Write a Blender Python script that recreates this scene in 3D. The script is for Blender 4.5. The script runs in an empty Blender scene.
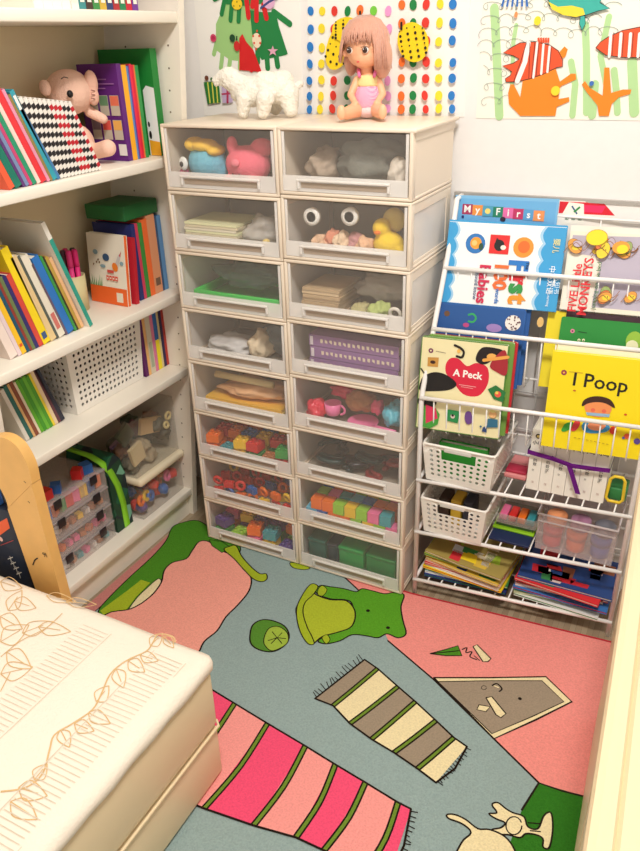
import bpy, bmesh, math, random
from mathutils import Vector, Matrix, noise
from mathutils.geometry import tessellate_polygon
rnd = random.Random(7)
SC = bpy.context.scene
COL = SC.collection
V3 = Vector
# ---------------------------------------------------------------- camera
F_PX, CAM = 750.2, V3((0.5369, -1.4250, 1.2699))
YAW, PIT, ROLL = 0.48878, 0.4739, -0.03236
CROT = Matrix.Rotation(YAW, 3, 'Z') @ Matrix.Rotation(math.pi/2-PIT, 3, 'X') @ Matrix.Rotation(ROLL, 3, 'Z')
cd = bpy.data.cameras.new('camera'); cam = bpy.data.objects.new('camera', cd); COL.objects.link(cam)
cam.matrix_world = Matrix.Translation(CAM) @ CROT.to_4x4()
cd.sensor_fit = 'VERTICAL'; cd.sensor_height = 36; cd.lens = F_PX/851*36; cd.clip_start = .02
SC.camera = cam
def ray(u, v): return CROT @ V3(((u-320)/F_PX, -(v-425.5)/F_PX, -1))
def at(u, v, **k):
    d = ray(u, v); (ax, val), = k.items(); i = 'xyz'.index(ax)
    return CAM + d*((val-CAM[i])/d[i])
# ---------------------------------------------------------------- materials
MATS = {}
def pm(name, col, rough=.5, bump=0, scale=60, alpha=1, metal=0, var=0, spec=.5, sheen=0, coat=0, trans=0):
    if name in MATS: return MATS[name]
    m = bpy.data.materials.new(name); m.use_nodes = True
    nt = m.node_tree; b = nt.nodes['Principled BSDF']
    b.inputs['Base Color'].default_value = (*col, 1); b.inputs['Roughness'].default_value = rough
    b.inputs['Metallic'].default_value = metal; b.inputs['Alpha'].default_value = alpha
    b.inputs['Specular IOR Level'].default_value = spec
    if sheen: b.inputs['Sheen Weight'].default_value = sheen
    if coat: b.inputs['Coat Weight'].default_value = coat
    m.diffuse_color = (*col, 1)
    if bump or var:
        tc = nt.nodes.new('ShaderNodeTexCoord'); n = nt.nodes.new('ShaderNodeTexNoise')
        n.inputs['Scale'].default_value = scale; n.inputs['Detail'].default_value = 4
        nt.links.new(tc.outputs['Object'], n.inputs['Vector'])
        if bump:
            bp = nt.nodes.new('ShaderNodeBump'); bp.inputs['Strength'].default_value = bump; bp.inputs['Distance'].default_value = .004
            nt.links.new(n.outputs['Fac'], bp.inputs['Height']); nt.links.new(bp.outputs['Normal'], b.inputs['Normal'])
        if var:
            r = nt.nodes.new('ShaderNodeValToRGB')
            r.color_ramp.elements[0].position = .35; r.color_ramp.elements[1].position = .65
            r.color_ramp.elements[0].color = (*[c*(1-var) for c in col], 1)
            r.color_ramp.elements[1].color = (*[min(1, c*(1+var*.6)) for c in col], 1)
            nt.links.new(n.outputs['Fac'], r.inputs['Fac']); nt.links.new(r.outputs['Color'], b.inputs['Base Color'])
    MATS[name] = m; return m
def srgb(r, g, b):
    f = lambda c: (c/255/12.92) if c <= 10 else ((c/255+.055)/1.055)**2.4
    return (f(r), f(g), f(b))
def C(r, g, b, rough=.55, tag='paint', **k):
    return pm('%s_%d_%d_%d' % (tag, r, g, b), srgb(r, g, b), rough, **k)
def rug(r, g, b): return pm('pile_%d_%d_%d' % (r, g, b), srgb(r, g, b), .95, bump=.6, scale=260, var=.09, spec=.1)
def cloth(r, g, b): return pm('cloth_%d_%d_%d' % (r, g, b), srgb(r, g, b), .95, bump=.5, scale=300, spec=.15)
def plas(r, g, b): return pm('plastic_%d_%d_%d' % (r, g, b), srgb(r, g, b), .32)
def clear(r, g, b, a): return pm('clear_%d_%d_%d_%d' % (r, g, b, a*100), srgb(r, g, b), .25, alpha=a)
FRAME = pm('beige_plastic', srgb(240, 224, 203), .38)
BOARD = pm('white_laminate', srgb(243, 235, 220), .4)
WIRE = pm('white_coated_wire', srgb(246, 242, 238), .3)
PAPER = pm('page_paper', srgb(240, 232, 214), .8)
# ---------------------------------------------------------------- mesh helpers
class MB:
    """collects geometry in world coordinates, then links it as one object"""
    def __init__(s): s.v, s.f, s.mi, s.mats, s.sm = [], [], [], [], []
    def m(s, mat):
        if mat not in s.mats: s.mats.append(mat)
        return s.mats.index(mat)
    def add(s, vs, fs, mat, smooth=False):
        k = len(s.v); i = s.m(mat)
        s.v += [V3(v) for v in vs]
        for f in fs: s.f.append([k+a for a in f]); s.mi.append(i); s.sm.append(smooth)
        return s
    def box(s, lo, hi, mat, skip=()):
        x0, y0, z0 = lo; x1, y1, z1 = hi
        return s.obox(V3(lo), V3((x1-x0, 0, 0)), V3((0, y1-y0, 0)), V3((0, 0, z1-z0)), mat)
    def obox(s, O, X, Y, Z, mat):
        vs = [O, O+X, O+X+Y, O+Y, O+Z, O+X+Z, O+X+Y+Z, O+Y+Z]
        fs = [(0, 3, 2, 1), (4, 5, 6, 7), (0, 1, 5, 4), (1, 2, 6, 5), (2, 3, 7, 6), (3, 0, 4, 7)]
        if X.cross(Y).dot(Z) < 0: fs = [f[::-1] for f in fs]
        return s.add(vs, fs, mat)
    def bbox(s, lo, hi, mat, r=.003, seg=2):      # bevelled box
        bm = bmesh.new(); bmesh.ops.create_cube(bm, size=1)
        lo, hi = V3(lo), V3(hi)
        for v in bm.verts: v.co = V3([lo[i]+(v.co[i]+.5)*(hi[i]-lo[i]) for i in range(3)])
        bmesh.ops.bevel(bm, geom=bm.edges[:], offset=r, segments=seg, profile=.5, affect='EDGES')
        return s.bm(bm, mat, True)
    def bm(s, bm, mat, smooth=False, M=None):
        bm.verts.index_update()
        s.add([(M @ v.co if M else v.co.copy()) for v in bm.verts], [[v.index for v in f.verts] for f in bm.faces], mat, smooth)
        bm.free(); return s
    def tube(s, pts, r, mat, n=8, close=False, r2=None):
        pts = [V3(p) for p in pts]; L = len(pts); rings = []; up = None
        for i, p in enumerate(pts):
            a = pts[(i-1) % L] if (i or close) else p; b = pts[(i+1) % L] if (i < L-1 or close) else p
            d = (b-a).normalized()
            if up is None: up = V3((0, 0, 1)) if abs(d.z) < .9 else V3((1, 0, 0))
            x = d.cross(up).normalized(); y = x.cross(d).normalized(); up = y
            rr = r if r2 is None else r+(r2-r)*i/(L-1)
            rings.append([p+(x*math.cos(t)+y*math.sin(t))*rr for t in [2*math.pi*j/n for j in range(n)]])
        vs = [v for q in rings for v in q]; fs = []
        for i in range(L if close else L-1):
            for j in range(n):
                a, b = i*n, ((i+1) % L)*n
                fs.append((a+j, a+(j+1) % n, b+(j+1) % n, b+j))
        if not close: fs += [tuple(range(n))[::-1], tuple(range((L-1)*n, L*n))]
        return s.add(vs, fs, mat, True)
    def lathe(s, O, prof, mat, n=20, ax=V3((0, 0, 1))):   # prof: (radius, height) list
        ax = ax.normalized(); x = ax.orthogonal().normalized(); y = ax.cross(x)
        vs = []; fs = []
        for r, h in prof:
            vs += [O+ax*h+(x*math.cos(2*math.pi*j/n)+y*math.sin(2*math.pi*j/n))*r for j in range(n)]
        for i in range(len(prof)-1):
            for j in range(n): fs.append((i*n+j, i*n+(j+1) % n, (i+1)*n+(j+1) % n, (i+1)*n+j))
        fs += [tuple(range(n))[::-1], tuple(range((len(prof)-1)*n, len(prof)*n))]
        return s.add(vs, fs, mat, True)
    def ell(s, c, r, mat, rot=None, seg=16):
        bm = bmesh.new(); bmesh.ops.create_uvsphere(bm, u_segments=seg, v_segments=max(8, seg*2//3), radius=1)
        if not hasattr(r, '__len__'): r = (r, r, r)
        M = Matrix.Translation(V3(c)) @ (rot or Matrix()).to_4x4() @ Matrix.Diagonal((*r, 1))
        return s.bm(bm, mat, True, M)
    def build(s, name, parent=None, loc=None, **tags):
        me = bpy.data.meshes.new(name); o = bpy.data.objects.new(name, me); COL.objects.link(o)
        if parent is not None:
            o.parent = parent; r = parent
            while r.parent: r = r.parent
            off = r.location.copy()
        else:
            if loc is None:
                n = len(s.v); loc = V3((sum(v.x for v in s.v)/n, sum(v.y for v in s.v)/n, min(v.z for v in s.v)))
            o.location = loc; off = V3(loc)
        me.from_pydata([v-off for v in s.v], [], s.f)
        for m in s.mats: me.materials.append(m)
        for p, i, q in zip(me.polygons, s.mi, s.sm): p.material_index = i; p.use_smooth = q
        me.update()
        for k, v in tags.items(): o[k] = v
        return o
def tag(o, label, cat, group=None):
    o['label'] = label; o['category'] = cat
    if group: o['group'] = group
    return o
def thing(name, loc, label, cat, group=None):
    o = bpy.data.objects.new(name, None); COL.objects.link(o); o.location = V3(loc); o.empty_display_size = .02
    return tag(o, label, cat, group)
def fuse(name, prims, mat, parent=None, vox=.003, loc=None, smooth=3, disp=0, **tags):
    """prims: ('e',centre,radii[,rot]) or ('t',pts,r[,r2]) united by a voxel remesh into one continuous skin"""
    b = MB()
    for p in prims:
        if p[0] == 'e': b.ell(p[1], p[2], mat, p[3] if len(p) > 3 else None)
        else:
            pts = [V3(q) for q in p[1]]; r1 = p[2]; r2 = p[3] if len(p) > 3 else r1
            b.tube(pts, r1, mat, 12, r2=r2); b.ell(pts[0], r1, mat); b.ell(pts[-1], r2, mat)
    o = b.build(name, parent, loc, **tags)
    md = o.modifiers.new('r', 'REMESH'); md.mode = 'VOXEL'; md.voxel_size = vox; md.use_smooth_shade = True
    ms = o.modifiers.new('s', 'SMOOTH'); ms.iterations = smooth; ms.factor = .6
    dg = bpy.context.evaluated_depsgraph_get(); dg.update()
    me = bpy.data.meshes.new_from_object(o.evaluated_get(dg)); o.modifiers.clear(); old = o.data; o.data = me
    bpy.data.meshes.remove(old)
    if disp:
        for v in me.vertices:
            v.co += v.normal*disp*(noise.noise((v.co+o.location)*180)+.5*noise.noise((v.co+o.location)*420))
    for p in me.polygons: p.use_smooth = True
    me.name = name
    return o
# ---------------------------------------------------------------- flat artwork lying on a real surface
class Plane:
    def __init__(s, O, U, V): s.O, s.U, s.V = V3(O), V3(U).normalized(), V3(V).normalized(); s.N = s.U.cross(s.V).normalized()
    def px(s, u, v):
        d = ray(u, v); t = (s.O-CAM).dot(s.N)/d.dot(s.N); p = CAM+d*t-s.O
        return (p.dot(s.U), p.dot(s.V))
    def P(s, a, b, h=0): return s.O+s.U*a+s.V*b+s.N*h
def ellp(cx, cy, rx, ry, rot=0, n=18):
    c, q = math.cos(rot), math.sin(rot)
    return [(cx+rx*math.cos(t)*c-ry*math.sin(t)*q, cy+rx*math.cos(t)*q+ry*math.sin(t)*c) for t in [2*math.pi*i/n for i in range(n)]]
def spl(pts, close=True, k=4):
    n = len(pts); out = []
    for i in range(n if close else n-1):
        p = [pts[(i+j) % n] if close else pts[min(max(i+j, 0), n-1)] for j in (-1, 0, 1, 2)]
        for a in range(k):
            t = a/k
            out.append(tuple(.5*(2*p[1][c]+(p[2][c]-p[0][c])*t+(2*p[0][c]-5*p[1][c]+4*p[2][c]-p[3][c])*t*t+(-p[0][c]+3*p[1][c]-3*p[2][c]+p[3][c])*t**3) for c in (0, 1)))
    if not close: out.append(pts[-1])
    return out
class Art:
    def __init__(s, pl, px=True, step=.00012, h0=.0003): s.pl, s.usepx, s.b, s.h, s.step = pl, px, MB(), h0, step
    def pt(s, p): return s.pl.px(*p) if s.usepx else p
    def poly(s, pts, mat, line=None, lw=.0015, raw=False):
        q = list(pts) if raw else [s.pt(p) for p in pts]
        tri = tessellate_polygon([[V3((a, b, 0)) for a, b in q]])
        fs = []
        for t in tri:
            (ax, ay), (bx, by), (cx, cy) = [q[i] for i in t]
            fs.append(t if (bx-ax)*(cy-ay)-(by-ay)*(cx-ax) > 0 else t[::-1])
        s.b.add([s.pl.P(a, b, s.h) for a, b in q], fs, mat); s.h += s.step
        if line: s.stroke(q+[q[0]], line, lw, raw=True)
        return s
    def stroke(s, pts, mat, w, raw=False, caps=True):
        q = [V3((*p, 0)) for p in (pts if raw else [s.pt(p) for p in pts])]
        L, Rr = [], []
        n = len(q)
        for i in range(n):
            d = (q[min(i+1, n-1)]-q[max(i-1, 0)])
            if d.length < 1e-9: d = V3((1, 0, 0))
            d.normalize(); nn = V3((-d.y, d.x, 0))*w/2
            L.append(q[i]+nn); Rr.append(q[i]-nn)
        vs = [s.pl.P(p.x, p.y, s.h) for p in L+Rr]
        s.b.add(vs, [(n+i, n+i+1, i+1, i) for i in range(n-1)], mat)
        if caps and w > .004:
            for e in (q[0], q[-1]): s.b.add([s.pl.P(a, b, s.h-s.step*.45) for a, b in ellp(e.x, e.y, w/2, w/2, n=12)], [tuple(range(12))], mat)
        s.h += s.step; return s
    def dot(s, u, v, r, mat, ry=None, rot=0):   # centre by pixel, radius in metres
        a, b = s.pt((u, v)); s.b.add([s.pl.P(x, y, s.h) for x, y in ellp(a, b, r, ry or r, rot, 16)], [tuple(range(16))], mat); s.h += s.step; return s
    def text(s, txt, u, v, size, mat, rot=0, bold=.0, sx=1):
        a, b = s.pt((u, v))
        vs, fs = glyphs(txt, bold)
        c, q = math.cos(rot), math.sin(rot)
        s.b.add([s.pl.P(a+(x*sx*c-y*q)*size, b+(x*sx*q+y*c)*size, s.h) for x, y in vs], fs, mat); s.h += s.step; return s
    def build(s, name, parent=None, **t): return s.b.build(name, parent, **t)
_G = {}
def glyphs(txt, bold=0):
    if (txt, bold) in _G: return _G[(txt, bold)]
    cu = bpy.data.curves.new('g', 'FONT'); cu.body = txt; cu.align_x = 'CENTER'; cu.align_y = 'CENTER'; cu.resolution_u = 2; cu.offset = bold
    o = bpy.data.objects.new('g', cu); COL.objects.link(o)
    dg = bpy.context.evaluated_depsgraph_get(); dg.update()
    me = o.evaluated_get(dg).to_mesh()
    vs = [(v.co.x, v.co.y) for v in me.vertices]; fs = []
    for p in me.polygons:
        f = list(p.vertices); ar = sum(vs[f[i]][0]*vs[f[(i+1) % len(f)]][1]-vs[f[(i+1) % len(f)]][0]*vs[f[i]][1] for i in range(len(f)))
        fs.append(f if ar > 0 else f[::-1])
    o.evaluated_get(dg).to_mesh_clear(); bpy.data.objects.remove(o); bpy.data.curves.remove(cu)
    _G[(txt, bold)] = (vs, fs); return vs, fs
BLK = C(25, 20, 18)
# ---------------------------------------------------------------- books
def book(O, X, Y, Z, w, t, h, cov, label, cat='book', group=None, spine=None, name='book', soft=False, bands=None):
    """O: spine bottom corner, X: into the pages, Y: through the thickness, Z: up the spine. Covers + spine one part, pages another"""
    O, X, Y, Z = V3(O), V3(X).normalized(), V3(Y).normalized(), V3(Z).normalized()
    k = min(.0018, t*.22) if not soft else min(.0006, t*.2)
    r = thing(name, O, label, cat, group)
    b = MB(); sp = spine or cov
    b.obox(O, X*w, Y*k, Z*h, cov); b.obox(O+Y*(t-k), X*w, Y*k, Z*h, cov); b.obox(O+Y*k, X*k, Y*(t-2*k), Z*h, sp)
    if bands:                                       # printed colour bands on the spine
        for (z0, z1, m) in bands: b.obox(O-X*.0004+Z*h*z0, X*.0006, Y*t, Z*h*(z1-z0), m)
    b.build('cover', r)
    e = .0 if soft else .003
    MB().obox(O+X*k+Y*k*1.02+Z*e, X*(w-k-e-.001), Y*(t-2.04*k), Z*(h-2*e-.0005), PAPER).build('pages', r)
    return r
def spine_text(r, O, Y, Z, t, h, txt, mat, size=None, pos=.5, X=V3((-1, 0, 0))):
    pl = Plane(V3(O)-X*.0006, Z, -V3(Y)); a = Art(pl, px=False)
    a.text(txt, h*pos, -t/2, size or t*.6, mat); a.build('spine_title', r)
# ================================================================ SETTING
def struct(b, name, **k): o = b.build(name, **k); o['kind'] = 'structure'; return o
WALL = pm('wall_paint', srgb(244, 240, 237), .7, bump=.03, scale=40, var=.01)
FZ = -.009
WY = .28
b = MB(); b.box((-1.04, WY, FZ), (2.2, WY+.1, 2.5), WALL); struct(b, 'wall_back')
b = MB(); b.box((-1.14, -3.0, FZ), (-1.04, WY+.1, 2.5), WALL); struct(b, 'wall_left')
# plank floor
fm = pm('floor_planks', srgb(170, 150, 125), .5)
nt = fm.node_tree; bs = nt.nodes['Principled BSDF']
tc = nt.nodes.new('ShaderNodeTexCoord'); br = nt.nodes.new('ShaderNodeTexBrick'); mp = nt.nodes.new('ShaderNodeMapping')
mp.inputs['Scale'].default_value = (12, 12, 12); mp.inputs['Rotation'].default_value = (0, 0, math.pi/2)
br.inputs['Color1'].default_value = (*srgb(186, 166, 138), 1); br.inputs['Color2'].default_value = (*srgb(160, 138, 112), 1)
br.inputs['Mortar'].default_value = (*srgb(90, 72, 55), 1); br.inputs['Mortar Size'].default_value = .012
br.inputs['Brick Width'].default_value = 6; br.inputs['Row Height'].default_value = .8
nz = nt.nodes.new('ShaderNodeTexNoise'); nz.inputs['Scale'].default_value = 30; mx = nt.nodes.new('ShaderNodeMix'); mx.data_type = 'RGBA'; mx.blend_type = 'MULTIPLY'
mx.inputs['Factor'].default_value = .35
nt.links.new(tc.outputs['Object'], mp.inputs['Vector']); nt.links.new(mp.outputs['Vector'], br.inputs['Vector'])
nt.links.new(br.outputs['Color'], mx.inputs['A']); nt.links.new(nz.outputs['Fac'], mx.inputs['B']); nt.links.new(mx.outputs['Result'], bs.inputs['Base Color'])
b = MB(); b.box((-1.04, -3.0, FZ-.05), (2.2, WY, FZ), fm); struct(b, 'floor')
b = MB(); b.box((-1.14, -3.0, 2.5), (2.2, WY+.1, 2.55), pm('ceiling_paint', srgb(240, 235, 226), .8)); struct(b, 'ceiling')
# low wall panelling whose top edge shows behind the rack
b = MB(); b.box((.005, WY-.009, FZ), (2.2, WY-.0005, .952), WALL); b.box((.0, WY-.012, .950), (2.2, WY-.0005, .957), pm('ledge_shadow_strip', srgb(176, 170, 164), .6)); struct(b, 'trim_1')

# ================================================================ RUG
rp = Plane((0, 0, 0), (1, 0, 0), (0, 1, 0))
BG = rug(150, 170, 168)
b = MB(); rc = [(-.715, -1.35), (.531, -1.35), (.531, .060), (.02, .022), (-.715, .022)]
b.add([V3((x_, y_, z_)) for z_ in (FZ+.0003, -.0026) for x_, y_ in rc], [(4, 3, 2, 1, 0), (5, 6, 7, 8, 9)]+[(i, (i+1) % 5, 5+(i+1) % 5, 5+i) for i in range(5)], BG)
a = Art(rp, h0=-.00245, step=.00001); a.b = b
INK = rug(38, 28, 22); LW = .0042
PK = rug(240, 148, 140); GR = rug(78, 140, 38); LI = rug(166, 184, 44); CR = rug(238, 222, 176); TN = rug(158, 142, 122)
HP = rug(243, 84, 122); LP = rug(246, 158, 152); DP = rug(216, 40, 104); OL = rug(112, 142, 50)
def X(p): return rp.px(*p)
# salmon field on the right
xr = .531
q = [X((345, 577)), X((371, 601)), X((388, 639)), X((434, 679)), X((494, 738)), X((539, 782)), X((587, 796)), (xr, -.36), (xr, .060), (.02, .022), (-.22, .022)]
a.poly(q, PK, raw=True); a.stroke([X(p) for p in [(330, 566), (345, 577), (357, 588), (371, 601)]], INK, LW, raw=True)
a.stroke([(388, 640), (434, 679), (494, 738), (539, 782)], INK, LW)
a.stroke([(-.2, .019), (.02, .019), (.528, .0565)], rug(190, 50, 60), .006, raw=True)
# green field bottom right
q = [X((539, 782)), X((587, 796)), (xr, -.375), (xr, -.75), X((500, 870)), X((522, 809))]
a.poly(q, rug(52, 118, 34), raw=True); a.stroke([X((522, 809)), X((539, 782)), X((562, 790)), X((590, 797))], INK, LW, raw=True)
# left border stripes and green / pink fields
x0 = -.715
a.poly([(x0, -1.2), (x0+.035, -1.2), (x0+.035, .022), (x0, .022)], rug(196, 128, 122), raw=True)
a.stroke([(x0+.036, -1.2), (x0+.036, .02)], INK, .003, raw=True)
a.poly([(x0+.037, -1.2), (x0+.058, -1.2), (x0+.058, .022), (x0+.037, .022)], rug(150, 166, 158), raw=True)
g = [(98, 612), (106, 600), (128, 578), (152, 556), (166, 540), (172, 527), (182, 522), (198, 520), (214, 530), (240, 545), (230, 560), (196, 560), (160, 580), (131, 612), (105, 625)]
a.poly(spl(g), GR, INK, LW*.8)
a.poly([(100, 610), (112, 601), (127, 590), (141, 579), (150, 582), (136, 596), (124, 612), (105, 616)], LI)
a.poly(spl([(128, 610), (136, 598), (146, 588), (158, 578), (161, 583), (152, 595), (138, 606)]), CR, INK, LW*.7)
g = [(105, 614), (131, 608), (150, 596), (161, 582), (164, 570), (172, 562), (186, 558), (192, 550), (199, 541), (209, 541), (222, 550), (234, 556), (243, 568), (251, 577), (249, 590), (238, 604), (226, 616), (217, 630), (204, 641), (190, 660), (130, 690), (90, 640)]
a.poly(spl(g), rug(246, 166, 150), INK, LW)
# frog arm
a.poly([(209, 539), (222, 541), (231, 547), (222, 552), (212, 545)], GR, INK, LW*.6)
a.poly(spl([(224, 549), (229, 546), (236, 545), (242, 556), (252, 567), (260, 573), (266, 573), (267, 578), (262, 581), (253, 578), (243, 568), (234, 558)]), LI, INK, LW*.8)
a.poly(spl([(290, 562), (299, 563), (310, 567), (304, 569), (293, 567)]), LI, INK, LW*.6)
# frog body
a.poly(spl([(316, 592), (320, 585), (330, 586), (344, 588), (356, 591), (362, 588), (372, 590), (384, 593), (394, 592), (404, 594), (401, 606), (403, 620), (406, 633), (398, 637), (387, 633), (378, 637), (366, 635), (352, 634), (340, 640), (326, 643), (318, 640), (330, 633), (346, 628), (353, 616), (352, 603), (345, 599), (330, 598)]), rug(92, 160, 40), INK, LW*.9)
a.poly(spl([(316, 594), (330, 599), (346, 600), (354, 608), (355, 618), (350, 627), (336, 632), (322, 636), (312, 643), (304, 634), (299, 622), (296, 608), (303, 598), (310, 588)]), rug(176, 190, 52), INK, LW*.9)
a.poly(spl([(308, 586), (313, 583), (318, 586), (313, 594), (305, 602), (303, 612), (307, 626), (312, 636), (314, 643), (308, 643), (301, 633), (297, 619), (297, 606), (302, 595)]), LI, INK, LW*.7)
a.poly(spl([(318, 589), (322, 585), (327, 589), (323, 595), (318, 594)]), LI, INK, LW*.5)
a.poly(spl([(322, 637), (327, 634), (330, 639), (326, 643)]), LI, INK, LW*.5)
for p in ((368, 610), (388, 627)): a.dot(*p, .005, INK)
# cut melon
a.poly(spl([(250, 634), (253, 624), (263, 619), (276, 621), (286, 627), (289, 637), (283, 646), (272, 651), (259, 649), (251, 643)]), rug(88, 140, 50), INK, LW*.9)
a.poly(spl([(265, 634), (270, 627), (279, 626), (287, 632), (288, 641), (281, 647), (271, 650), (264, 643)]), rug(160, 186, 70), INK, LW*.6)
for l in ([(272, 631), (277, 637), (282, 632)], [(277, 637), (271, 643)], [(277, 637), (282, 643)], [(268, 640), (277, 637), (286, 638)]): a.stroke(l, INK, .0025)
# grey door shape with a face
a.poly([(434, 677), (490, 677), (546, 676), (572, 701), (536, 719), (494, 738)], CR, INK, LW)
a.poly([(438, 681), (490, 680), (542, 680), (564, 701), (532, 716), (492, 733)], TN, INK, LW*.6)
a.poly([(486, 697), (492, 696), (506, 713), (501, 717), (496, 714)], CR, INK, LW*.7)
a.poly([(479, 704), (490, 706), (486, 711), (477, 709)], CR, INK, LW*.6)
a.stroke(spl([(492, 685), (497, 683), (502, 688), (499, 691)], False), INK, .0035); a.stroke([(494, 685), (499, 687)], CR, .003)
a.stroke(ellp(484, 687, 2.5, 2), INK, .0015); a.dot(520, 698, .004, INK)
# little bird
a.poly([(430, 653), (445, 649), (458, 645), (462, 655), (446, 655)], GR, INK, LW*.7); a.stroke([(431, 653), (460, 650)], INK, .003)
a.stroke(spl([(462, 649), (467, 647), (466, 652), (472, 651), (470, 656), (477, 659)], False), INK, .003)
a.poly([(473, 646), (477, 644), (491, 658), (488, 661), (483, 661)], CR, INK, LW*.7); a.stroke([(474, 655), (480, 660)], INK, .002)
# cream animals at the bottom
a.poly(spl([(492, 804), (498, 802), (506, 808), (513, 812), (524, 816), (528, 826), (538, 828), (544, 815), (551, 812), (553, 826), (551, 842), (548, 848), (543, 846), (543, 838), (536, 834), (526, 833), (520, 837), (508, 834), (496, 834), (492, 829), (501, 827), (505, 822), (496, 818), (489, 813), (497, 812)]), CR, INK, LW*.8)
a.stroke(ellp(514, 825, 8, 9, 0), INK, LW*.6)
a.stroke([(528, 822), (540, 823)], INK, LW*.6); a.stroke([(530, 830), (541, 831)], INK, LW*.6)
a.poly(spl([(447, 814), (455, 814), (466, 819), (478, 828), (490, 829), (505, 836), (515, 850), (518, 870), (455, 870), (461, 843), (471, 832), (462, 823), (449, 818)]), CR, INK, LW*.8)
# striped mat, tan and cream
T = [(364.6, 659), (377.6, 668), (398, 686), (415.4, 701), (436, 720), (454, 737), (467, 746)]
B = [(315, 698), (333, 705), (350, 723), (371.5, 738.6), (394, 752), (417.5, 768), (436, 782)]
for i in range(6):
    a.poly([T[i], T[i+1], B[i+1], B[i]], [TN, CR][i % 2])
for i in range(1, 6):
    mid = ((T[i][0]+B[i][0])/2-2, (T[i][1]+B[i][1])/2+2)
    l = spl([T[i], mid, B[i]], False); a.stroke(l, INK, .0125, caps=False); a.stroke(l, OL, .0055, caps=False)
a.stroke(T, INK, LW); a.stroke(B, INK, LW); a.stroke([T[0], B[0]], INK, LW)
a.stroke([T[6], (455, 768), B[6]], INK, LW)
def fringe(p, q, n, L, dx, dy):
    for i in range(n):
        t = (i+.5)/n; u = p[0]+(q[0]-p[0])*t; v = p[1]+(q[1]-p[1])*t
        a.stroke([(u, v), (u+dx+rnd.uniform(-2, 2), v+dy+rnd.uniform(-2, 2))], INK, .002)
fringe(T[0], B[0], 16, 0, -4, -5); fringe(T[6], B[6], 14, 0, 5, 4)
# pink striped mat
T = [(190, 676), (234.6, 703), (267.5, 723), (305.3, 745.5), (335.3, 764), (365.4, 782), (398, 802), (411, 808.5)]
B = [(130, 778), (165, 792), (204, 808), (253.5, 825), (296, 837), (324, 850), (365, 872), (388, 880)]
cols = [HP, LP, HP, LP, HP, LP, HP]
for i in range(7): a.poly([T[i], T[i+1], B[i+1], B[i]], cols[i])
for i in range(1, 7):
    mid = ((T[i][0]+B[i][0])/2+4, (T[i][1]+B[i][1])/2+1)
    l = spl([T[i], mid, B[i]], False); a.stroke(l, INK, .0135, caps=False); a.stroke(l, OL, .0065, caps=False)
a.stroke(T, INK, LW); a.stroke(B, INK, LW); a.stroke([T[7], (404, 845), B[7]], INK, LW)
fringe(T[7], (402, 850), 9, 0, 6, 2)
o = b.build('rug', loc=V3((-.1, -.6, FZ))); tag(o, 'large soft rug patterned with frog, striped mats and pink shapes on the floor', 'rug')

# ================================================================ BED
bx1, by1, bh = -.115, -.627, .298
r = thing('bed', (-.55, -1.0, 0), 'low cream bed with embroidered quilted cover in the lower left corner', 'bed')
CRM = pm('cream_vinyl', srgb(240, 218, 178), .45, bump=.05, scale=30)
b = MB(); b.bbox((-1.0, -1.9, .13), (bx1-.004, by1-.006, bh-.028), CRM, .014, 3); b.build('mattress', r)
b = MB(); b.bbox((-1.0, -1.9, .001), (bx1-.006, by1-.008, .128), CRM, .01, 3); b.build('base', r)
QL = pm('quilted_cotton', srgb(243, 231, 214), .9, bump=.25, scale=220, spec=.15)
bm = bmesh.new()                                          # soft cover with rounded corner and slight undulation
NX, NY = 70, 96; x0, x1, y0, y1 = -1.0, bx1, -1.9, by1
grid = []
for i in range(NX+1):
    row = []
    for j in range(NY+1):
        x = x0+(x1-x0)*i/NX; y = y0+(y1-y0)*j/NY
        cxr = max(0, x-(x1-.02)); cyr = max(0, y-(y1-.02))
        d = math.hypot(cxr, cyr)
        if d > .02: s_ = .02/d; x = (x1-.02)+cxr*s_ if cxr else x; y = (y1-.02)+cyr*s_ if cyr else y; d = .02
        e = d/.02
        z = bh+.004*noise.noise(V3((x*9, y*9, 0)))-.006*e**3
        row.append(bm.verts.new((x, y, z)))
    grid.append(row)
for i in range(NX):
    for j in range(NY):
        try: bm.faces.new((grid[i][j], grid[i+1][j], grid[i+1][j+1], grid[i][j+1]))
        except ValueError: pass
rim = [grid[NX][j] for j in range(NY+1)]+[grid[i][NY] for i in range(NX-1, -1, -1)]
prev = rim
for dz, o_ in ((-.009, .003), (-.018, .002), (-.026, -.004)):
    cur = []
    for k, v in enumerate(rim):
        n_ = V3((1, 0, 0)) if k < NY-3 else (V3((0, 1, 0)) if k > NY+3 else V3((1, 1, 0)).normalized())
        cur.append(bm.verts.new(v.co+n_*o_+V3((0, 0, dz+.0015*math.sin(k*.9)))))
    for k in range(len(rim)-1): bm.faces.new((prev[k], cur[k], cur[k+1], prev[k+1]))
    prev = cur
bmesh.ops.recalc_face_normals(bm, faces=bm.faces[:])
b = MB(); b.bm(bm, QL, True); cv = b.build('quilt', r)
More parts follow.
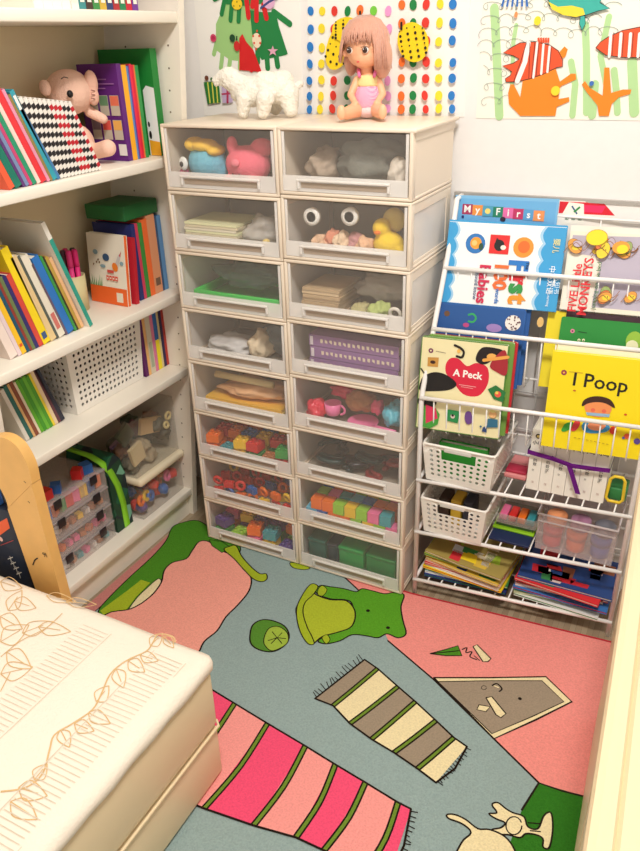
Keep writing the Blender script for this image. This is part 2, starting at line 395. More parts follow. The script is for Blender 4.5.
# embroidery follows the top of the quilt
a = Art(Plane((0, 0, bh+.0042), (1, 0, 0), (0, 1, 0)), h0=.0002, step=.00002)
TH = pm('tan_thread', srgb(216, 180, 128), .8); TH2 = pm('pale_thread', srgb(222, 208, 186), .8)
line = [(0, 790), (25, 786), (42, 772), (49, 748), (54, 733), (72, 722), (92, 708), (101, 692), (110, 673), (126, 660), (146, 650), (153, 640), (158, 632), (172, 634), (175, 640)]
a.stroke(spl(line, False), TH, .003)
def leaf(x, y, l, w, ang):
    l *= 1.15; w *= 1.15
    c, s_ = math.cos(ang), math.sin(ang)
    f = lambda u, v: (x+u*c-v*s_, y+u*s_+v*c)
    for s2 in (1, -1): a.stroke(spl([f(0, 0), f(l*.3, w*s2), f(l*.7, w*.75*s2), f(l*1.1, 0)], False), TH, .0019)
    a.stroke([f(0, 0), f(l*.75, 0)], TH, .0016)
for (x, y, l, w, g_) in [(18, 786, 24, 9, .3), (10, 800, 26, 9, .6), (34, 778, 16, 6, -.9), (60, 728, 16, 6, 1.1), (74, 722, 17, 6, .4), (88, 711, 20, 6, .5), (96, 700, 16, 6, -.9), (116, 668, 16, 6, 1.2), (128, 660, 16, 6, .6), (140, 654, 15, 5, .3), (150, 644, 14, 5, -.8), (164, 634, 12, 4, .9)]:
    leaf(x, y, l, w, g_)
for (x, y, l, w, g_) in [(0, 640, 26, 8, -.5), (6, 650, 24, 8, .6), (0, 672, 26, 8, -.2), (22, 632, 26, 6, -.35), (38, 626, 26, 6, .15), (8, 610, 20, 6, -1.0), (14, 600, 18, 6, .3), (46, 594, 24, 4, .2), (66, 600, 24, 4, .1), (0, 580, 18, 6, .3), (0, 616, 20, 7, .5)]:
    leaf(x, y, l, w, g_)
a.stroke(spl([(0, 655), (20, 640), (45, 628), (62, 612)], False), TH, .0018); a.stroke(spl([(0, 690), (10, 670)], False), TH, .0018)
P_ = a.pl
def inn(p): return P_.px(*p)
# stitched bands parallel to the bed edge
for xx in (bx1-.035, bx1-.105, bx1-.205): a.stroke([(xx, -1.6), (xx, by1-.04)], TH2, .0018, raw=True)
k = 0
yy = by1-.045
while yy > -1.45:
    a.stroke([(bx1-.101, yy), (bx1-.039, yy)], TH2, .0013, raw=True); a.stroke([(bx1-.27, yy), (bx1-.209, yy)], TH2, .0009, raw=True); yy -= .0098
for v in a.b.v: v.z = bh+.004*noise.noise(V3((v.x*9, v.y*9, 0)))+.0009+(v.z-bh-.0042)*.3
a.build('embroidery', cv)
b = MB(); b.tube([(-.99, by1-.004, .129), (bx1-.012, by1-.004, .129), (bx1-.003, by1-.012, .129), (bx1-.003, -1.89, .129)], .003, CRM); b.build('seam', r)

# ================================================================ RIGHT CABINET
HC = .6
p0, p1 = at(583, 851, z=HC), at(640, 478, z=HC)
d = (p1-p0).normalized(); nrm = V3((d.y, -d.x, 0)); far = p1+d*.03; near = p0-d*.28
CREAM = pm('cream_lacquer', srgb(232, 208, 170), .35, bump=.02, scale=20)
r = thing('cabinet', (.8, -.6, FZ), 'low cream cabinet with a grooved top along the right edge', 'cabinet')
L = (far-near)
b = MB(); b.obox(V3((near.x, near.y, FZ))+nrm*.006, L, nrm*.44, V3((0, 0, HC-.03-FZ)), CREAM); b.build('body', r)
b = MB(); O = V3((near.x, near.y, 0))
prof = [(0, HC-.03), (0, HC-.008), (.003, HC-.002), (.010, HC), (.024, HC-.001), (.027, HC-.006), (.031, HC-.001), (.45, HC-.001), (.45, HC-.03)]
vs = []; fs = []
for e in (O, O+L): vs += [V3((e.x, e.y, z))+nrm*q_ for q_, z in prof]
n = len(prof)
for i in range(n): fs.append((i, (i+1) % n, n+(i+1) % n, n+i))
fs += [tuple(range(n))[::-1], tuple(range(n, 2*n))]
b.add(vs, fs, CREAM); b.build('top', r)
b = MB(); b.obox(O+nrm*.0045+V3((0, 0, .04))+d*.05, d*(L.length*.42), nrm*.002, V3((0, 0, .48)), CREAM); dd = b.build('door', r)
MB().tube([O+nrm*.005+d*.42+V3((0, 0, .3)), O+d*.42-nrm*.01+V3((0, 0, .3))], .006, CREAM).build('knob', dd)
b = MB(); b.obox(O+nrm*.0045+V3((0, 0, .04))+d*(.06+L.length*.44), d*(L.length*.42), nrm*.002, V3((0, 0, .48)), CREAM); b.build('door', r)

# ================================================================ BOOKCASE
def xf(z): return -.72+.1*z
def xbk(z): return -.99+.145*z
SH = [1.313, 1.018, .683, .462, .064]      # undersides of the shelves
TK = .022
PY = .09
YL = -.532
r = thing('bookcase', (-.85, -.2, FZ), 'tall white bookcase full of books and boxes against the left wall', 'bookcase')
prof_z = [FZ, 1.9]
def slab(y0, y1, xa, xb_, z0, z1, mat):
    b = MB(); vs = []
    for y in (y0, y1): vs += [(xa(z0), y, z0), (xb_(z0), y, z0), (xb_(z1), y, z1), (xa(z1), y, z1)]
    b.add(vs, [(0, 1, 2, 3), (7, 6, 5, 4), (0, 4, 5, 1), (1, 5, 6, 2), (2, 6, 7, 3), (3, 7, 4, 0)], mat); return b
b = slab(PY, PY+.02, lambda z: xbk(z)-.008, lambda z: xf(z)+.003, FZ, 1.9, BOARD)
HOLE = pm('peg_hole', srgb(120, 105, 88), .8)
for k in range(26):
    z = .12+k*.046
    for dx in (.028, .15):
        if z < .9 and dx > .1: continue
        p = V3((xf(z)-dx, PY-.0004, z)); b.lathe(p, [(.0022, 0), (.0022, .0003)], HOLE, 10, V3((0, -1, 0)))
b.build('side_panel', r)
slab(YL-.02, YL, lambda z: xbk(z)-.008, lambda z: xf(z)+.003, FZ, 1.9, BOARD).build('side_panel', r)
slab(YL, PY, lambda z: xbk(z)-.008, lambda z: xbk(z), FZ, 1.9, pm('bookcase_back', srgb(226, 208, 170), .6)).build('back_panel', r)
for z in SH+[1.68]:
    b = MB(); x1 = xf(z+TK/2)
    b.bbox((xbk(z)+.001, YL+.0005, z), (x1, PY-.0005, z+TK), BOARD, .0025); b.build('shelf', r)
b = MB(); b.box((xbk(0)+.01, YL+.001, FZ), (-.731, PY-.001, .0635), BOARD); b.build('plinth', r)
ZS = [z+TK for z in SH]
# ================================================================ DRAWER STACK
ZL = [1.117, .9733, .8343, .6922, .5531, .4085, .2735, .1351, 0]
ZR = [1.117, .9809, .8424, .7017, .565, .4233, .2852, .1443, 0]
SD = .252
MILK = clear(240, 230, 220, .07); MILK2 = clear(255, 250, 244, .6); SIDEW = clear(244, 236, 226, .8); BINM = clear(200, 188, 170, .4)
LEFTN = ['top', 'second', 'third', 'fourth', 'fifth', 'sixth', 'seventh', 'lowest']
def unit(x0, z0, z1, col, row):
    W = .2985; H = z1-z0-.0012; x1 = x0+W
    side = 'left' if col == 0 else 'right'
    what = {(0,0): 'plush toys', (1,0): 'grey clothes', (0,1): 'cream papers', (1,1): 'tape rolls and yellow plush', (0,2): 'a bright green tray', (1,2): 'wooden boards', (0,3): 'a white bag and pale cloth',
            (1,3): 'purple boxed books', (0,4): 'yellow trays', (1,4): 'pink play kitchen toys', (0,5): 'orange and blue blocks', (1,5): 'dark grey train tracks', (0,6): 'red and yellow play pieces',
            (1,6): 'mixed colour cubes', (0,7): 'green and purple blocks', (1,7): 'green boxes'}[(col, row)]
    r = thing('drawer_unit', (x0+W/2, SD/2, z0), 'beige stacking drawer holding %s, %s in %s column' % (what, LEFTN[row], side), 'drawer unit', 'stacking drawer units')
    e = .0075
    b = MB()
    b.bbox((x0, 0, z1-.0012-e), (x1+(.006 if row == 0 and col else 0), SD+(.012 if row == 0 else 0), z1-.0012), FRAME, .0022)                 # top
    b.bbox((x0, 0, z0), (x1, SD, z0+e), FRAME, .0022)                             # bottom
    b.bbox((x0, 0, z0+.003), (x0+e, .02, z1-.004), FRAME, .002); b.bbox((x1-e, 0, z0+.003), (x1, .02, z1-.004), FRAME, .002)
    b.box((x0+.004, SD-.004, z0+e), (x1-.004, SD-.001, z1-e), FRAME)              # back
    if row == 0:
        b.box((x0+.001, .015, z0+e), (x0+.004, SD-.004, z1-e-.0012), FRAME); b.box((x1-.004, .015, z0+e), (x1-.001, SD-.004, z1-e-.0012), FRAME)
        b.bbox((x1-.003, .012, z1-.024), (x1+.0012, SD, z1-.001), FRAME, .001)
    else:
        for xa in (x0+.001, x1-.0045):
            b.box((xa, SD-.03, z0+e), (xa+.0035, SD-.004, z1-e-.0012), FRAME)
            b.box((xa, .018, z1-.026), (xa+.0035, SD-.03, z1-e-.0012), FRAME); b.box((xa, .018, z0+e), (xa+.0035, SD-.03, z0+.014), FRAME)
    b.build('frame', r)
    if row:
        for xa in (x0+.0025, x1-.0035): b = MB(); b.box((xa, .019, z0+.014), (xa+.001, SD-.03, z1-.026), SIDEW); b.build('side_window', r)
    # sliding bin
    b = MB(); xi0, xi1 = x0+e+.0015, x1-e-.0015; zi0 = z0+e+.001; zt = z1-e-.003
    b.box((xi0+.003, .006, zi0), (xi1-.003, SD-.02, zi0+.002), BINM)
    b.box((xi0+.003, SD-.023, zi0+.002), (xi1-.003, SD-.02, zt-.012), BINM)
    b.build('bin', r)
    hh = zt-zi0; zs = zi0+hh*.27
    b = MB(); b.box((xi0, .0015, zs), (xi1, .0032, zt), MILK)
    b.bbox((xi0, .0008, zs-.0015), (xi0+.006, .0045, zt), MILK2, .0008); b.bbox((xi1-.006, .0008, zs-.0015), (xi1, .0045, zt), MILK2, .0008)
    b.build('drawer_front', r)
    b = MB(); b.box((xi0, -.0002, zi0), (xi1, .0035, zs), MILK2); b.build('front_rail', r)
    hx0, hx1 = x0+W*.15, x0+W*.85; hz1 = zs-hh*.045; hz0 = zi0+hh*.05
    b = MB(); b.bbox((hx0, -.0075, hz1-.0055), (hx1, -.0006, hz1), MILK2, .0016)
    b.bbox((hx0, -.006, hz0), (hx0+.006, -.0006, hz1-.0056), MILK2, .0015); b.bbox((hx1-.006, -.006, hz0), (hx1, -.0006, hz1-.0056), MILK2, .0015)
    b.box((hx0+.008, -.0012, hz0+.002), (hx1-.008, -.0004, hz1-.008), pm('handle_recess', srgb(176, 158, 140), .6))
    b.build('handle', r)
    return (x0+.02, x1-.02, zi0+.0025, zt-.008)
INN = {}
for c, zz in ((0, ZL), (1, ZR)):
    for i in range(8): INN[(c, i)] = unit(-.6+c*.3005, zz[i+1], zz[i], c, i)
def grp(c, i): return '%s drawer of the %s column' % ({0: 'top', 7: 'lowest'}.get(i, LEFTN[i]), ['left', 'right'][c])
# ---- toy blocks
def block(p, s, mat, rot, label, group, nx=2, ny=1, hs=1.):
    r = thing('toy_block', p, label, 'toy block', group)
    M = Matrix.Rotation(rot[0], 3, 'Z') @ Matrix.Rotation(rot[1], 3, 'X')
    b = MB(); f = lambda x, y, z: V3(p)+M @ V3((x, y, z))
    h = s*.62*hs
    b.obox(f(-s*nx/2*.5, -s*ny/2*.5, 0), M @ V3((s*nx*.5, 0, 0)), M @ V3((0, s*ny*.5, 0)), M @ V3((0, 0, h)), mat); b.build('brick', r)
    b = MB()
    for i in range(nx):
        for j in range(ny):
            b.lathe(f((i-(nx-1)/2)*s*.5, (j-(ny-1)/2)*s*.5, h), [(s*.15, 0), (s*.15, s*.12)], mat, 10, M @ V3((0, 0, 1)))
    b.build('studs', r)
CN = {'red': (222, 44, 40), 'orange': (250, 120, 30), 'yellow': (250, 205, 50), 'green': (50, 160, 70), 'lime': (160, 215, 60), 'blue': (50, 110, 190), 'teal': (60, 160, 170), 'pink': (250, 120, 170), 'purple': (88, 62, 140), 'brown': (190, 120, 70), 'sky blue': (110, 195, 225), 'white': (240, 236, 230)}
def fill_blocks(c, i, seq, s=.036, rows=3, dome=.6, shapes='block'):
    x0, x1, z0, z1 = INN[(c, i)]
    n = int((x1-x0)/(s*1.12)); k = 0; w = (x1-x0)/n
    for row in range(rows):
        for lev in range(2 if row else 2):
            for q in range(n):
                if lev == 1 and row == 0 and (q % 3 == 1): k += 1; continue
                nm = seq[k % len(seq)]; k += 1
                x = x0+w*(q+.5)+rnd.uniform(-.002, .002); y = .028+row*s*1.2; z = z0+lev*s*.82+.0006
                if z+s*.8 > z1: continue
                block((x, y, z), s*.98, plas(*CN[nm]), (rnd.uniform(-.25, .25) if lev else rnd.uniform(-.12, .12), 0), '%s toy block in the %s' % (nm, grp(c, i)), '%s blocks in the %s' % (nm, grp(c, i)), 2, 2)
fill_blocks(0, 5, ['orange', 'teal', 'yellow', 'green', 'brown', 'red', 'orange', 'blue', 'yellow', 'red', 'orange', 'green', 'orange'], .037)
fill_blocks(0, 7, ['green', 'lime', 'pink', 'yellow', 'purple', 'purple', 'orange', 'orange', 'teal', 'lime', 'orange', 'purple', 'purple'], .040)
# drawer L7: arched and round play pieces
def ring(p, R_, r_, mat, ax, label, cat, group=None, name='toy_ring'):
    b = MB(); ax = V3(ax).normalized(); x = ax.orthogonal().normalized(); y = ax.cross(x)
    b.tube([V3(p)+(x*math.cos(t)+y*math.sin(t))*R_ for t in [2*math.pi*j/18 for j in range(18)]], r_, mat, 8, close=True)
    o = b.build(name); return tag(o, label, cat, group)
x0, x1, z0, z1 = INN[(0, 6)]
seq = ['red', 'orange', 'red', 'blue', 'yellow', 'red', 'orange', 'red']
for row in range(3):
    for lev in range(2):
        for q in range(7):
            nm = seq[(q*3+row*5+lev*2) % 8]; x = x0+.018+q*(x1-x0-.036)/6; y = .026+row*.04; z = z0+.013+lev*.028
            if (q+lev+row) % 2: ring((x, y, z+.001), .0115, .0045, plas(*CN[nm]), (rnd.uniform(-.4, .4), 1, rnd.uniform(-.3, .3)), '%s ring shaped play piece in the %s' % (nm, grp(0, 6)), 'toy', '%s play rings in the %s' % (nm, grp(0, 6)))
            else: block((x, y, z-.012), .028, plas(*CN[nm]), (rnd.uniform(-.5, .5), 0), '%s brick between play rings in the %s' % (nm, grp(0, 6)), '%s bricks in the %s' % (nm, grp(0, 6)), 2, 1)
# drawer R7: plain cubes
x0, x1, z0, z1 = INN[(1, 6)]
seq = ['sky blue', 'blue', 'orange', 'orange', 'lime', 'yellow', 'lime', 'pink', 'teal']
for row in range(3):
    for lev in range(2):
        for q in range(7 if lev else 8):
            nm = seq[(q+lev*2+row*4) % 9]; s = .03; x = x0+.017+q*.0322+(.015 if lev else 0); y = .028+row*.037; z = z0+lev*(s+.0008)
            M = Matrix.Rotation(rnd.uniform(-.12, .12), 3, 'Z'); b = MB()
            b.obox(V3((x, y, z+.0003))-M @ V3((s/2, s/2, 0)), M @ V3((s, 0, 0)), M @ V3((0, s, 0)), V3((0, 0, s)), plas(*CN[nm]))
            tag(b.build('toy_cube'), '%s toy cube in the %s' % (nm, grp(1, 6)), 'toy cube', '%s cubes in the %s' % (nm, grp(1, 6)))
# drawer R8: green boxes
x0, x1, z0, z1 = INN[(1, 7)]
for k, (xa, w, mat, nm) in enumerate([(x0, .052, plas(26, 90, 78), 'dark teal box, leftmost'), (x0+.056, .03, plas(30, 50, 66), 'narrow navy box, second from left'), (x0+.092, .07, plas(24, 150, 74), 'bright green box, in the middle'), (x0+.168, .082, plas(20, 130, 66), 'wide green box, rightmost')]):
    w = min(w, x1-xa)
    r = thing('storage_box', (xa+w/2, .06, z0), nm+' in the lowest drawer of the right column', 'box')
    b = MB(); b.bbox((xa, .02+.006*(k % 2), z0+.0004), (xa+w, .13, z0+.062-.006*(k % 2)), mat, .003); b.build('body', r)
    b = MB(); b.bbox((xa-.0008, .018+.006*(k % 2), z0+.0625-.006*(k % 2)), (xa+w+.0008, .132, z0+.072-.006*(k % 2)), mat, .002); b.build('lid', r)
# drawer L1: fish plush, pig plush, ball
x0, x1, z0, z1 = INN[(0, 0)]
r = thing('plush_fish', (x0+.055, .06, z0), 'blue plush toy with yellow top and round white eye in the top left drawer', 'plush toy')
fuse('body', [('e', (x0+.058, .06, z0+.045), (.048, .038, .042)), ('e', (x0+.085, .07, z0+.03), (.025, .03, .028))], cloth(120, 196, 220), r)
fuse('crest', [('e', (x0+.032, .052, z0+.085), (.020, .03, .016)), ('e', (x0+.06, .052, z0+.083), (.03, .032, .014)), ('e', (x0+.09, .052, z0+.073), (.018, .028, .012))], cloth(252, 206, 80), r)
b = MB(); b.ell((x0+.018, .022, z0+.046), (.012, .005, .015), plas(245, 245, 240)); b.ell((x0+.016, .017, z0+.045), (.005, .003, .006), BLK); b.build('eye', r)
fuse('snout', [('e', (x0+.008, .035, z0+.02), (.012, .012, .016))], cloth(220, 90, 140), r)
r = thing('plush_pig', (x0+.17, .06, z0), 'pink round plush pig lying in the top left drawer', 'plush toy')
fuse('body', [('e', (x0+.165, .065, z0+.044), (.056, .042, .041)), ('e', (x0+.135, .05, z0+.085), (.012, .014, .02)), ('e', (x0+.2, .07, z0+.08), (.028, .02, .02)), ('e', (x0+.125, .04, z0+.012), (.014, .018, .012)), ('e', (x0+.19, .04, z0+.012), (.016, .018, .012))], cloth(250, 120, 138), r)
b = MB(); b.ell((x0+.158, .022, z0+.052), (.011, .006, .009), cloth(252, 140, 155)); b.build('nose', r)
b = MB(); b.tube([(x0+.15, .02, z0+.03), (x0+.156, .02, z0+.022)], .0015, BLK); b.tube([(x0+.164, .02, z0+.022), (x0+.168, .02, z0+.03)], .0015, BLK); b.build('mouth', r)
o = fuse('balloon', [('e', (x1-.018, .09, z0+.06), (.024, .04, .045))], clear(200, 200, 205, .75)); tag(o, 'pale grey deflated ball beside the pink pig in the top left drawer', 'ball')
# crumpled cloths
def crumple(name, c, r_, mat, label, cat, seed, group=None, amp=.35):
    bm = bmesh.new(); bmesh.ops.create_icosphere(bm, subdivisions=4, radius=1)
    for v in bm.verts:
        n_ = noise.noise(v.co*1.7+V3((seed, 0, 0)))+.5*noise.noise(v.co*4+V3((0, seed, 0)))
        v.co = v.co*(1+amp*n_); v.co = V3((c[0]+v.co.x*r_[0], c[1]+v.co.y*r_[1], max(c[2]-r_[2]*.93, c[2]+v.co.z*r_[2])))
    b = MB(); b.bm(bm, mat, True); o = b.build(name); return tag(o, label, cat, group)
x0, x1, z0, z1 = INN[(1, 0)]
crumple('folded_clothing', (x0+.15, .09, z0+.052), (.085, .05, .044), cloth(122, 122, 112), 'dark grey-green bundle of clothing in the top right drawer', 'clothing', 3)
crumple('folded_clothing', (x0+.05, .09, z0+.04), (.038, .05, .034), cloth(180, 160, 140), 'brownish bundle of clothing left of the grey bundle, top right drawer', 'clothing', 5)
o = crumple('paper_bag', (x1-.026, .05, z0+.035), (.022, .03, .03), C(214, 202, 186), 'pale paper bag in the right corner of the top right drawer', 'bag', 9)
# L2 papers and bag
def stack_sheets(x0, x1, y0, y1, z, n, t, mats, name, label, cat, group):
    for k in range(n):
        dx, dy = rnd.uniform(-.003, .003), rnd.uniform(-.003, .003)
        b = MB(); b.box((x0+dx, y0+dy, z+k*t), (x1+dx, y1+dy, z+k*t+t*.85), mats[k % len(mats)]); tag(b.build(name), label if isinstance(label, str) else label[k], cat, group)
x0, x1, z0, z1 = INN[(0, 1)]
stack_sheets(x0+.004, x0+.15, .02, .14, z0+.001, 9, .006, [C(240, 230, 205), C(225, 212, 180), C(236, 236, 190)], 'notepad', 'cream notepad in the stack inside the second left drawer', 'notepad', 'cream notepads in the second left drawer')
crumple('plastic_bag', (x0+.2, .07, z0+.036), (.05, .05, .036), clear(222, 215, 205, .55), 'crumpled clear plastic bag right of the cream notepads', 'bag', 12)
b = MB(); b.ell((x0+.22, .03, z0+.02), .010, plas(235, 205, 120)); tag(b.build('toy_ball'), 'small golden ball against the clear bag in the second left drawer', 'ball')
# R2
x0, x1, z0, z1 = INN[(1, 1)]
for k, u in enumerate((311, 349)):
    p = at(u, 217, y=.018); R_ = .0165
    b = MB(); b.lathe(V3((p.x, .018, p.z)), [(.011, 0), (.0185, 0), (.0185, .012), (.011, .012), (.011, 0)], plas(244, 240, 232), 26, V3((0, 1, 0)))
    o = b.build('tape_roll'); tag(o, ['left', 'right'][k]+' white ring-shaped tape roll high in the second right drawer', 'tape roll', 'white tape rolls'); 
r = thing('plush_duck', (x1-.05, .05, z0), 'yellow plush duck at the right of the second right drawer', 'plush toy')
fuse('body', [('e', (x1-.05, .055, z0+.028), (.034, .03, .027)), ('e', (x1-.064, .05, z0+.062), (.02, .02, .02)), ('e', (x1-.025, .05, z0+.018), (.016, .016, .014))], cloth(250, 212, 50), r)
fuse('hood', [('e', (x1-.045, .072, z0+.075), (.026, .018, .026))], cloth(226, 200, 110), r)
b = MB(); b.ell((x1-.066, .030, z0+.056), (.008, .006, .004), cloth(240, 130, 40)); b.build('beak', r)
for k in range(5):
    crumple('cloth_doll_part', (x0+.05+k*.027, .045+.012*(k % 2), z0+.02+.006*(k % 2)), (.019, .022, .018+.004*(k % 3)), cloth(*[(238, 196, 160), (228, 150, 120), (244, 214, 180), (208, 150, 150), (236, 188, 150)][k]),
             ['beige', 'coral', 'cream', 'dusty rose', 'tan'][k]+' crumpled toy clothing under the white tape rolls', 'toy clothing', 20+k)
# L3
x0, x1, z0, z1 = INN[(0, 2)]
r = thing('tray', (x0+.13, .07, z0), 'bright green shallow tray in the third left drawer', 'tray')
b = MB(); b.bbox((x0+.012, .02, z0+.001), (x1-.006, .18, z0+.010), plas(70, 215, 90), .003); b.build('tray_base', r)
b = MB(); b.bbox((x0+.01, .018, z0+.0105), (x1-.004, .024, z0+.034), plas(60, 205, 84), .002); b.bbox((x0+.01, .176, z0+.0105), (x1-.004, .182, z0+.034), plas(60, 205, 84), .002)
b.bbox((x0+.01, .0245, z0+.0105), (x0+.016, .1755, z0+.034), plas(60, 205, 84), .002); b.bbox((x1-.01, .0245, z0+.0105), (x1-.004, .1755, z0+.034), plas(60, 205, 84), .002); b.build('rim', r)
crumple('plastic_bag', (x0+.13, .1, z0+.06), (.09, .05, .028), clear(110, 140, 125, .6), 'dark greenish bag resting on the bright green tray', 'bag', 31)
# R3
x0, x1, z0, z1 = INN[(1, 2)]
stack_sheets(x0+.012, x0+.105, .022, .14, z0+.001, 8, .0078, [C(214, 188, 150), C(196, 168, 130)], 'wooden_board', 'thin wooden board in the stack in the third right drawer', 'board', 'wooden boards in the third right drawer')
crumple('fabric_roll', (x0+.15, .04, z0+.02), (.02, .03, .017), cloth(190, 180, 130), 'khaki fabric roll beside the wooden boards', 'fabric', 41)
crumple('fabric_roll', (x0+.195, .04, z0+.024), (.024, .03, .020), cloth(186, 200, 120), 'pale green fabric roll right of the khaki one, third right drawer', 'fabric', 42)
ring((x1-.022, .028, z0+.026), .012, .004, plas(235, 228, 215), (0, 1, .2), 'off-white ring at the right end of the third right drawer', 'ring', None, 'tape_ring')
crumple('plastic_bag', (x0+.18, .11, z0+.055), (.07, .05, .028), clear(214, 204, 190, .6), 'cloudy plastic bag behind the fabric rolls', 'bag', 43)
# L4
x0, x1, z0, z1 = INN[(0, 3)]
crumple('plastic_bag', (x0+.085, .06, z0+.026), (.068, .045, .024), clear(235, 232, 230, .8), 'white plastic bag on the left of the fourth left drawer', 'bag', 51)
crumple('cloth', (x0+.165, .075, z0+.032), (.03, .05, .04), cloth(232, 212, 180), 'pale cream cloth standing in the middle of the fourth left drawer', 'cloth', 52)
crumple('bag', (x0+.2, .12, z0+.04), (.05, .05, .05), cloth(120, 128, 130), 'dark grey bag at the right of the fourth left drawer', 'bag', 53)
# R4 purple books
x0, x1, z0, z1 = INN[(1, 3)]
for k in range(3):
    zz = z0+.001+k*.029; xx = x0+.022+(.002 if k % 2 else 0); w = .225
    rr = book((xx, .028, zz), (0, 1, 0), (0, 0, 1), (1, 0, 0), .15, .027, w, C(150, 108, 160), ['bottom', 'middle', 'top'][k]+' of three purple books lying flat in the fourth right drawer', group='purple boxed books')
    pl = Plane((xx, .0275, zz), (1, 0, 0), (0, 0, 1)); a = Art(pl, px=False)
    for q in range(16): a.poly([(.03+q*.0118, .009+.002*(q%3)), (.0365+q*.0118, .009), (.0365+q*.0118, .0185-.002*(q%2)), (.03+q*.0118, .0185)], C(232, 214, 190), raw=True)
    a.poly([(.004, .003), (.012, .003), (.012, .024), (.004, .024)], C(226, 214, 220), raw=True); a.build('spine_title', rr)
# L5
x0, x1, z0, z1 = INN[(0, 4)]
stack_sheets(x0+.01, x1-.02, .022, .16, z0+.001, 3, .009, [plas(250, 196, 70), plas(240, 214, 110)], 'flat_tray', ['bottom yellow flat tray in the fifth left drawer', 'pale yellow flat tray, second in the fifth left drawer', 'top yellow flat tray in the fifth left drawer'], 'tray', 'yellow flat trays')
crumple('paper_bag', (x0+.13, .08, z0+.050), (.09, .05, .020), C(244, 190, 140), 'peach paper packet lying on the yellow trays', 'bag', 61)
b = MB(); b.tube([(x0+.03, .05, z0+.083), (x0+.2, .055, z0+.078)], .009, C(238, 218, 160), 14); tag(b.build('paper_roll'), 'cream paper roll across the top of the fifth left drawer', 'paper roll')
# R5 play kitchen
x0, x1, z0, z1 = INN[(1, 4)]
PKP = plas(250, 130, 180)
crumple('toy_food', (x0+.03, .04, z0+.03), (.026, .024, .028), plas(226, 40, 70), 'red toy strawberry at the left of the fifth right drawer', 'toy', 71)
r = thing('toy_cup', (x0+.07, .04, z0), 'pink toy cup beside the red toy strawberry', 'toy')
b = MB(); b.lathe(V3((x0+.072, .045, z0+.022)), [(.016, 0), (.018, .002), (.021, .03), (.019, .03), (.0165, .004)], PKP, 20); b.build('cup', r)
b = MB(); b.tube([V3((x0+.072+.02+.012*math.sin(t), .045, z0+.036+.012*math.cos(t))) for t in [math.pi*i/8 for i in range(9)]], .003, PKP); b.build('handle', r)
r = thing('toy_pan', (x0+.14, .03, z0), 'pink toy frying pan with a long handle in the fifth right drawer', 'toy')
b = MB(); b.lathe(V3((x0+.15, .05, z0+.002)), [(.032, 0), (.038, .014), (.036, .014), (.03, .002)], PKP, 24); b.build('pan', r)
b = MB(); b.tube([(x0+.182, .035, z0+.014), (x1-.012, .018, z0+.02)], .006, PKP); b.build('handle', r)
crumple('toy_food', (x0+.135, .07, z0+.058), (.036, .03, .026), cloth(190, 130, 90), 'brown furry toy above the pink pan', 'toy', 73)
crumple('toy_food', (x0+.185, .06, z0+.055), (.016, .016, .018), plas(245, 90, 130), 'hot pink toy piece in the middle right, fifth right drawer', 'toy', 74)
crumple('toy_food', (x1-.028, .05, z0+.05), (.025, .03, .030), plas(96, 186, 206), 'turquoise toy piece at the right of the fifth right drawer', 'toy', 75)
crumple('toy_food', (x0+.085, .085, z0+.068), (.034, .02, .016), plas(220, 50, 90), 'crimson toy piece behind the pink cup', 'toy', 76)
# R6 train tracks
x0, x1, z0, z1 = INN[(1, 5)]
for k in range(12):
    cx_ = x0+.05+.052*(k % 4)+.006*(k//4); yy = .055+.012*(k//4); zz = z0+.007+(k//4)*.020+(k % 2)*.004
    pts = [V3((cx_+.045*math.cos(t+k), yy+.03*math.sin(t+k), zz)) for t in [i*.22 for i in range(8)]]
    pts = [V3((min(max(p.x, x0+.006), x1-.006), min(max(p.y, .016), .2), p.z)) for p in pts]
    nm, cc = [('dark teal', (30, 62, 62)), ('charcoal', (42, 46, 50)), ('dark red', (150, 40, 40))][(0, 1, 0, 2, 0, 1, 2, 1, 0, 1, 0, 2)[k]]
    b = MB(); b.tube(pts, .0064, plas(*cc), 6); b.tube([p+V3((0, .022, 0)) for p in pts], .0064, plas(*cc), 6)
    for p in pts: b.box((p.x-.006, p.y, p.z-.004), (p.x+.006, p.y+.022, p.z+.003), plas(*cc))
    tag(b.build('toy_track'), nm+' curved toy track piece in the sixth right drawer', 'toy track', nm+' track pieces')
# ================================================================ ON TOP OF THE STACK
ZT = 1.1165
# white fluffy bear walking to the left
FUR = pm('white_fur', srgb(252, 246, 232), .95, bump=.9, scale=300, sheen=.3, spec=.1)
def w(u, v, y): return at(u, v, y=y)
r = thing('plush_bear', (-.43, .15, ZT), 'fluffy cream-white plush bear walking left on top of the drawers', 'plush toy')
fuse('body', [('e', w(250, 92, .15), (.050, .034, .032)), ('e', w(266, 87, .16), (.040, .034, .033)), ('e', w(277, 88, .17), (.042, .036, .034)), ('e', w(284, 80, .18), (.022, .022, .020)), ('t', [w(243, 88, .145), w(228, 79, .14)], .026, .021), ('e', w(229, 77, .14), (.028, .023, .021)), ('t', [w(222, 78, .135), w(217, 81, .13)], .015, .012),
    ('t', [w(244, 98, .125), V3((w(243, 110, .125).x, .125, ZT+.014))], .019, .0135), ('t', [w(265, 98, .12), V3((w(263, 110, .12).x, .12, ZT+.015))], .021, .0145),
    ('t', [w(288, 95, .17), V3((w(292, 110, .17).x, .165, ZT+.017))], .026, .0165), ('t', [w(280, 95, .2), V3((w(274, 108, .2).x, .205, ZT+.015))], .02, .014), ('e', w(300, 84, .19), (.009, .009, .009))],
    FUR, r, vox=.0028, smooth=8, disp=.0022)
b = MB(); b.ell(w(215.5, 80, .123), (.0035, .003, .003), pm('tan_nose', srgb(206, 170, 130), .6)); b.build('nose', r)
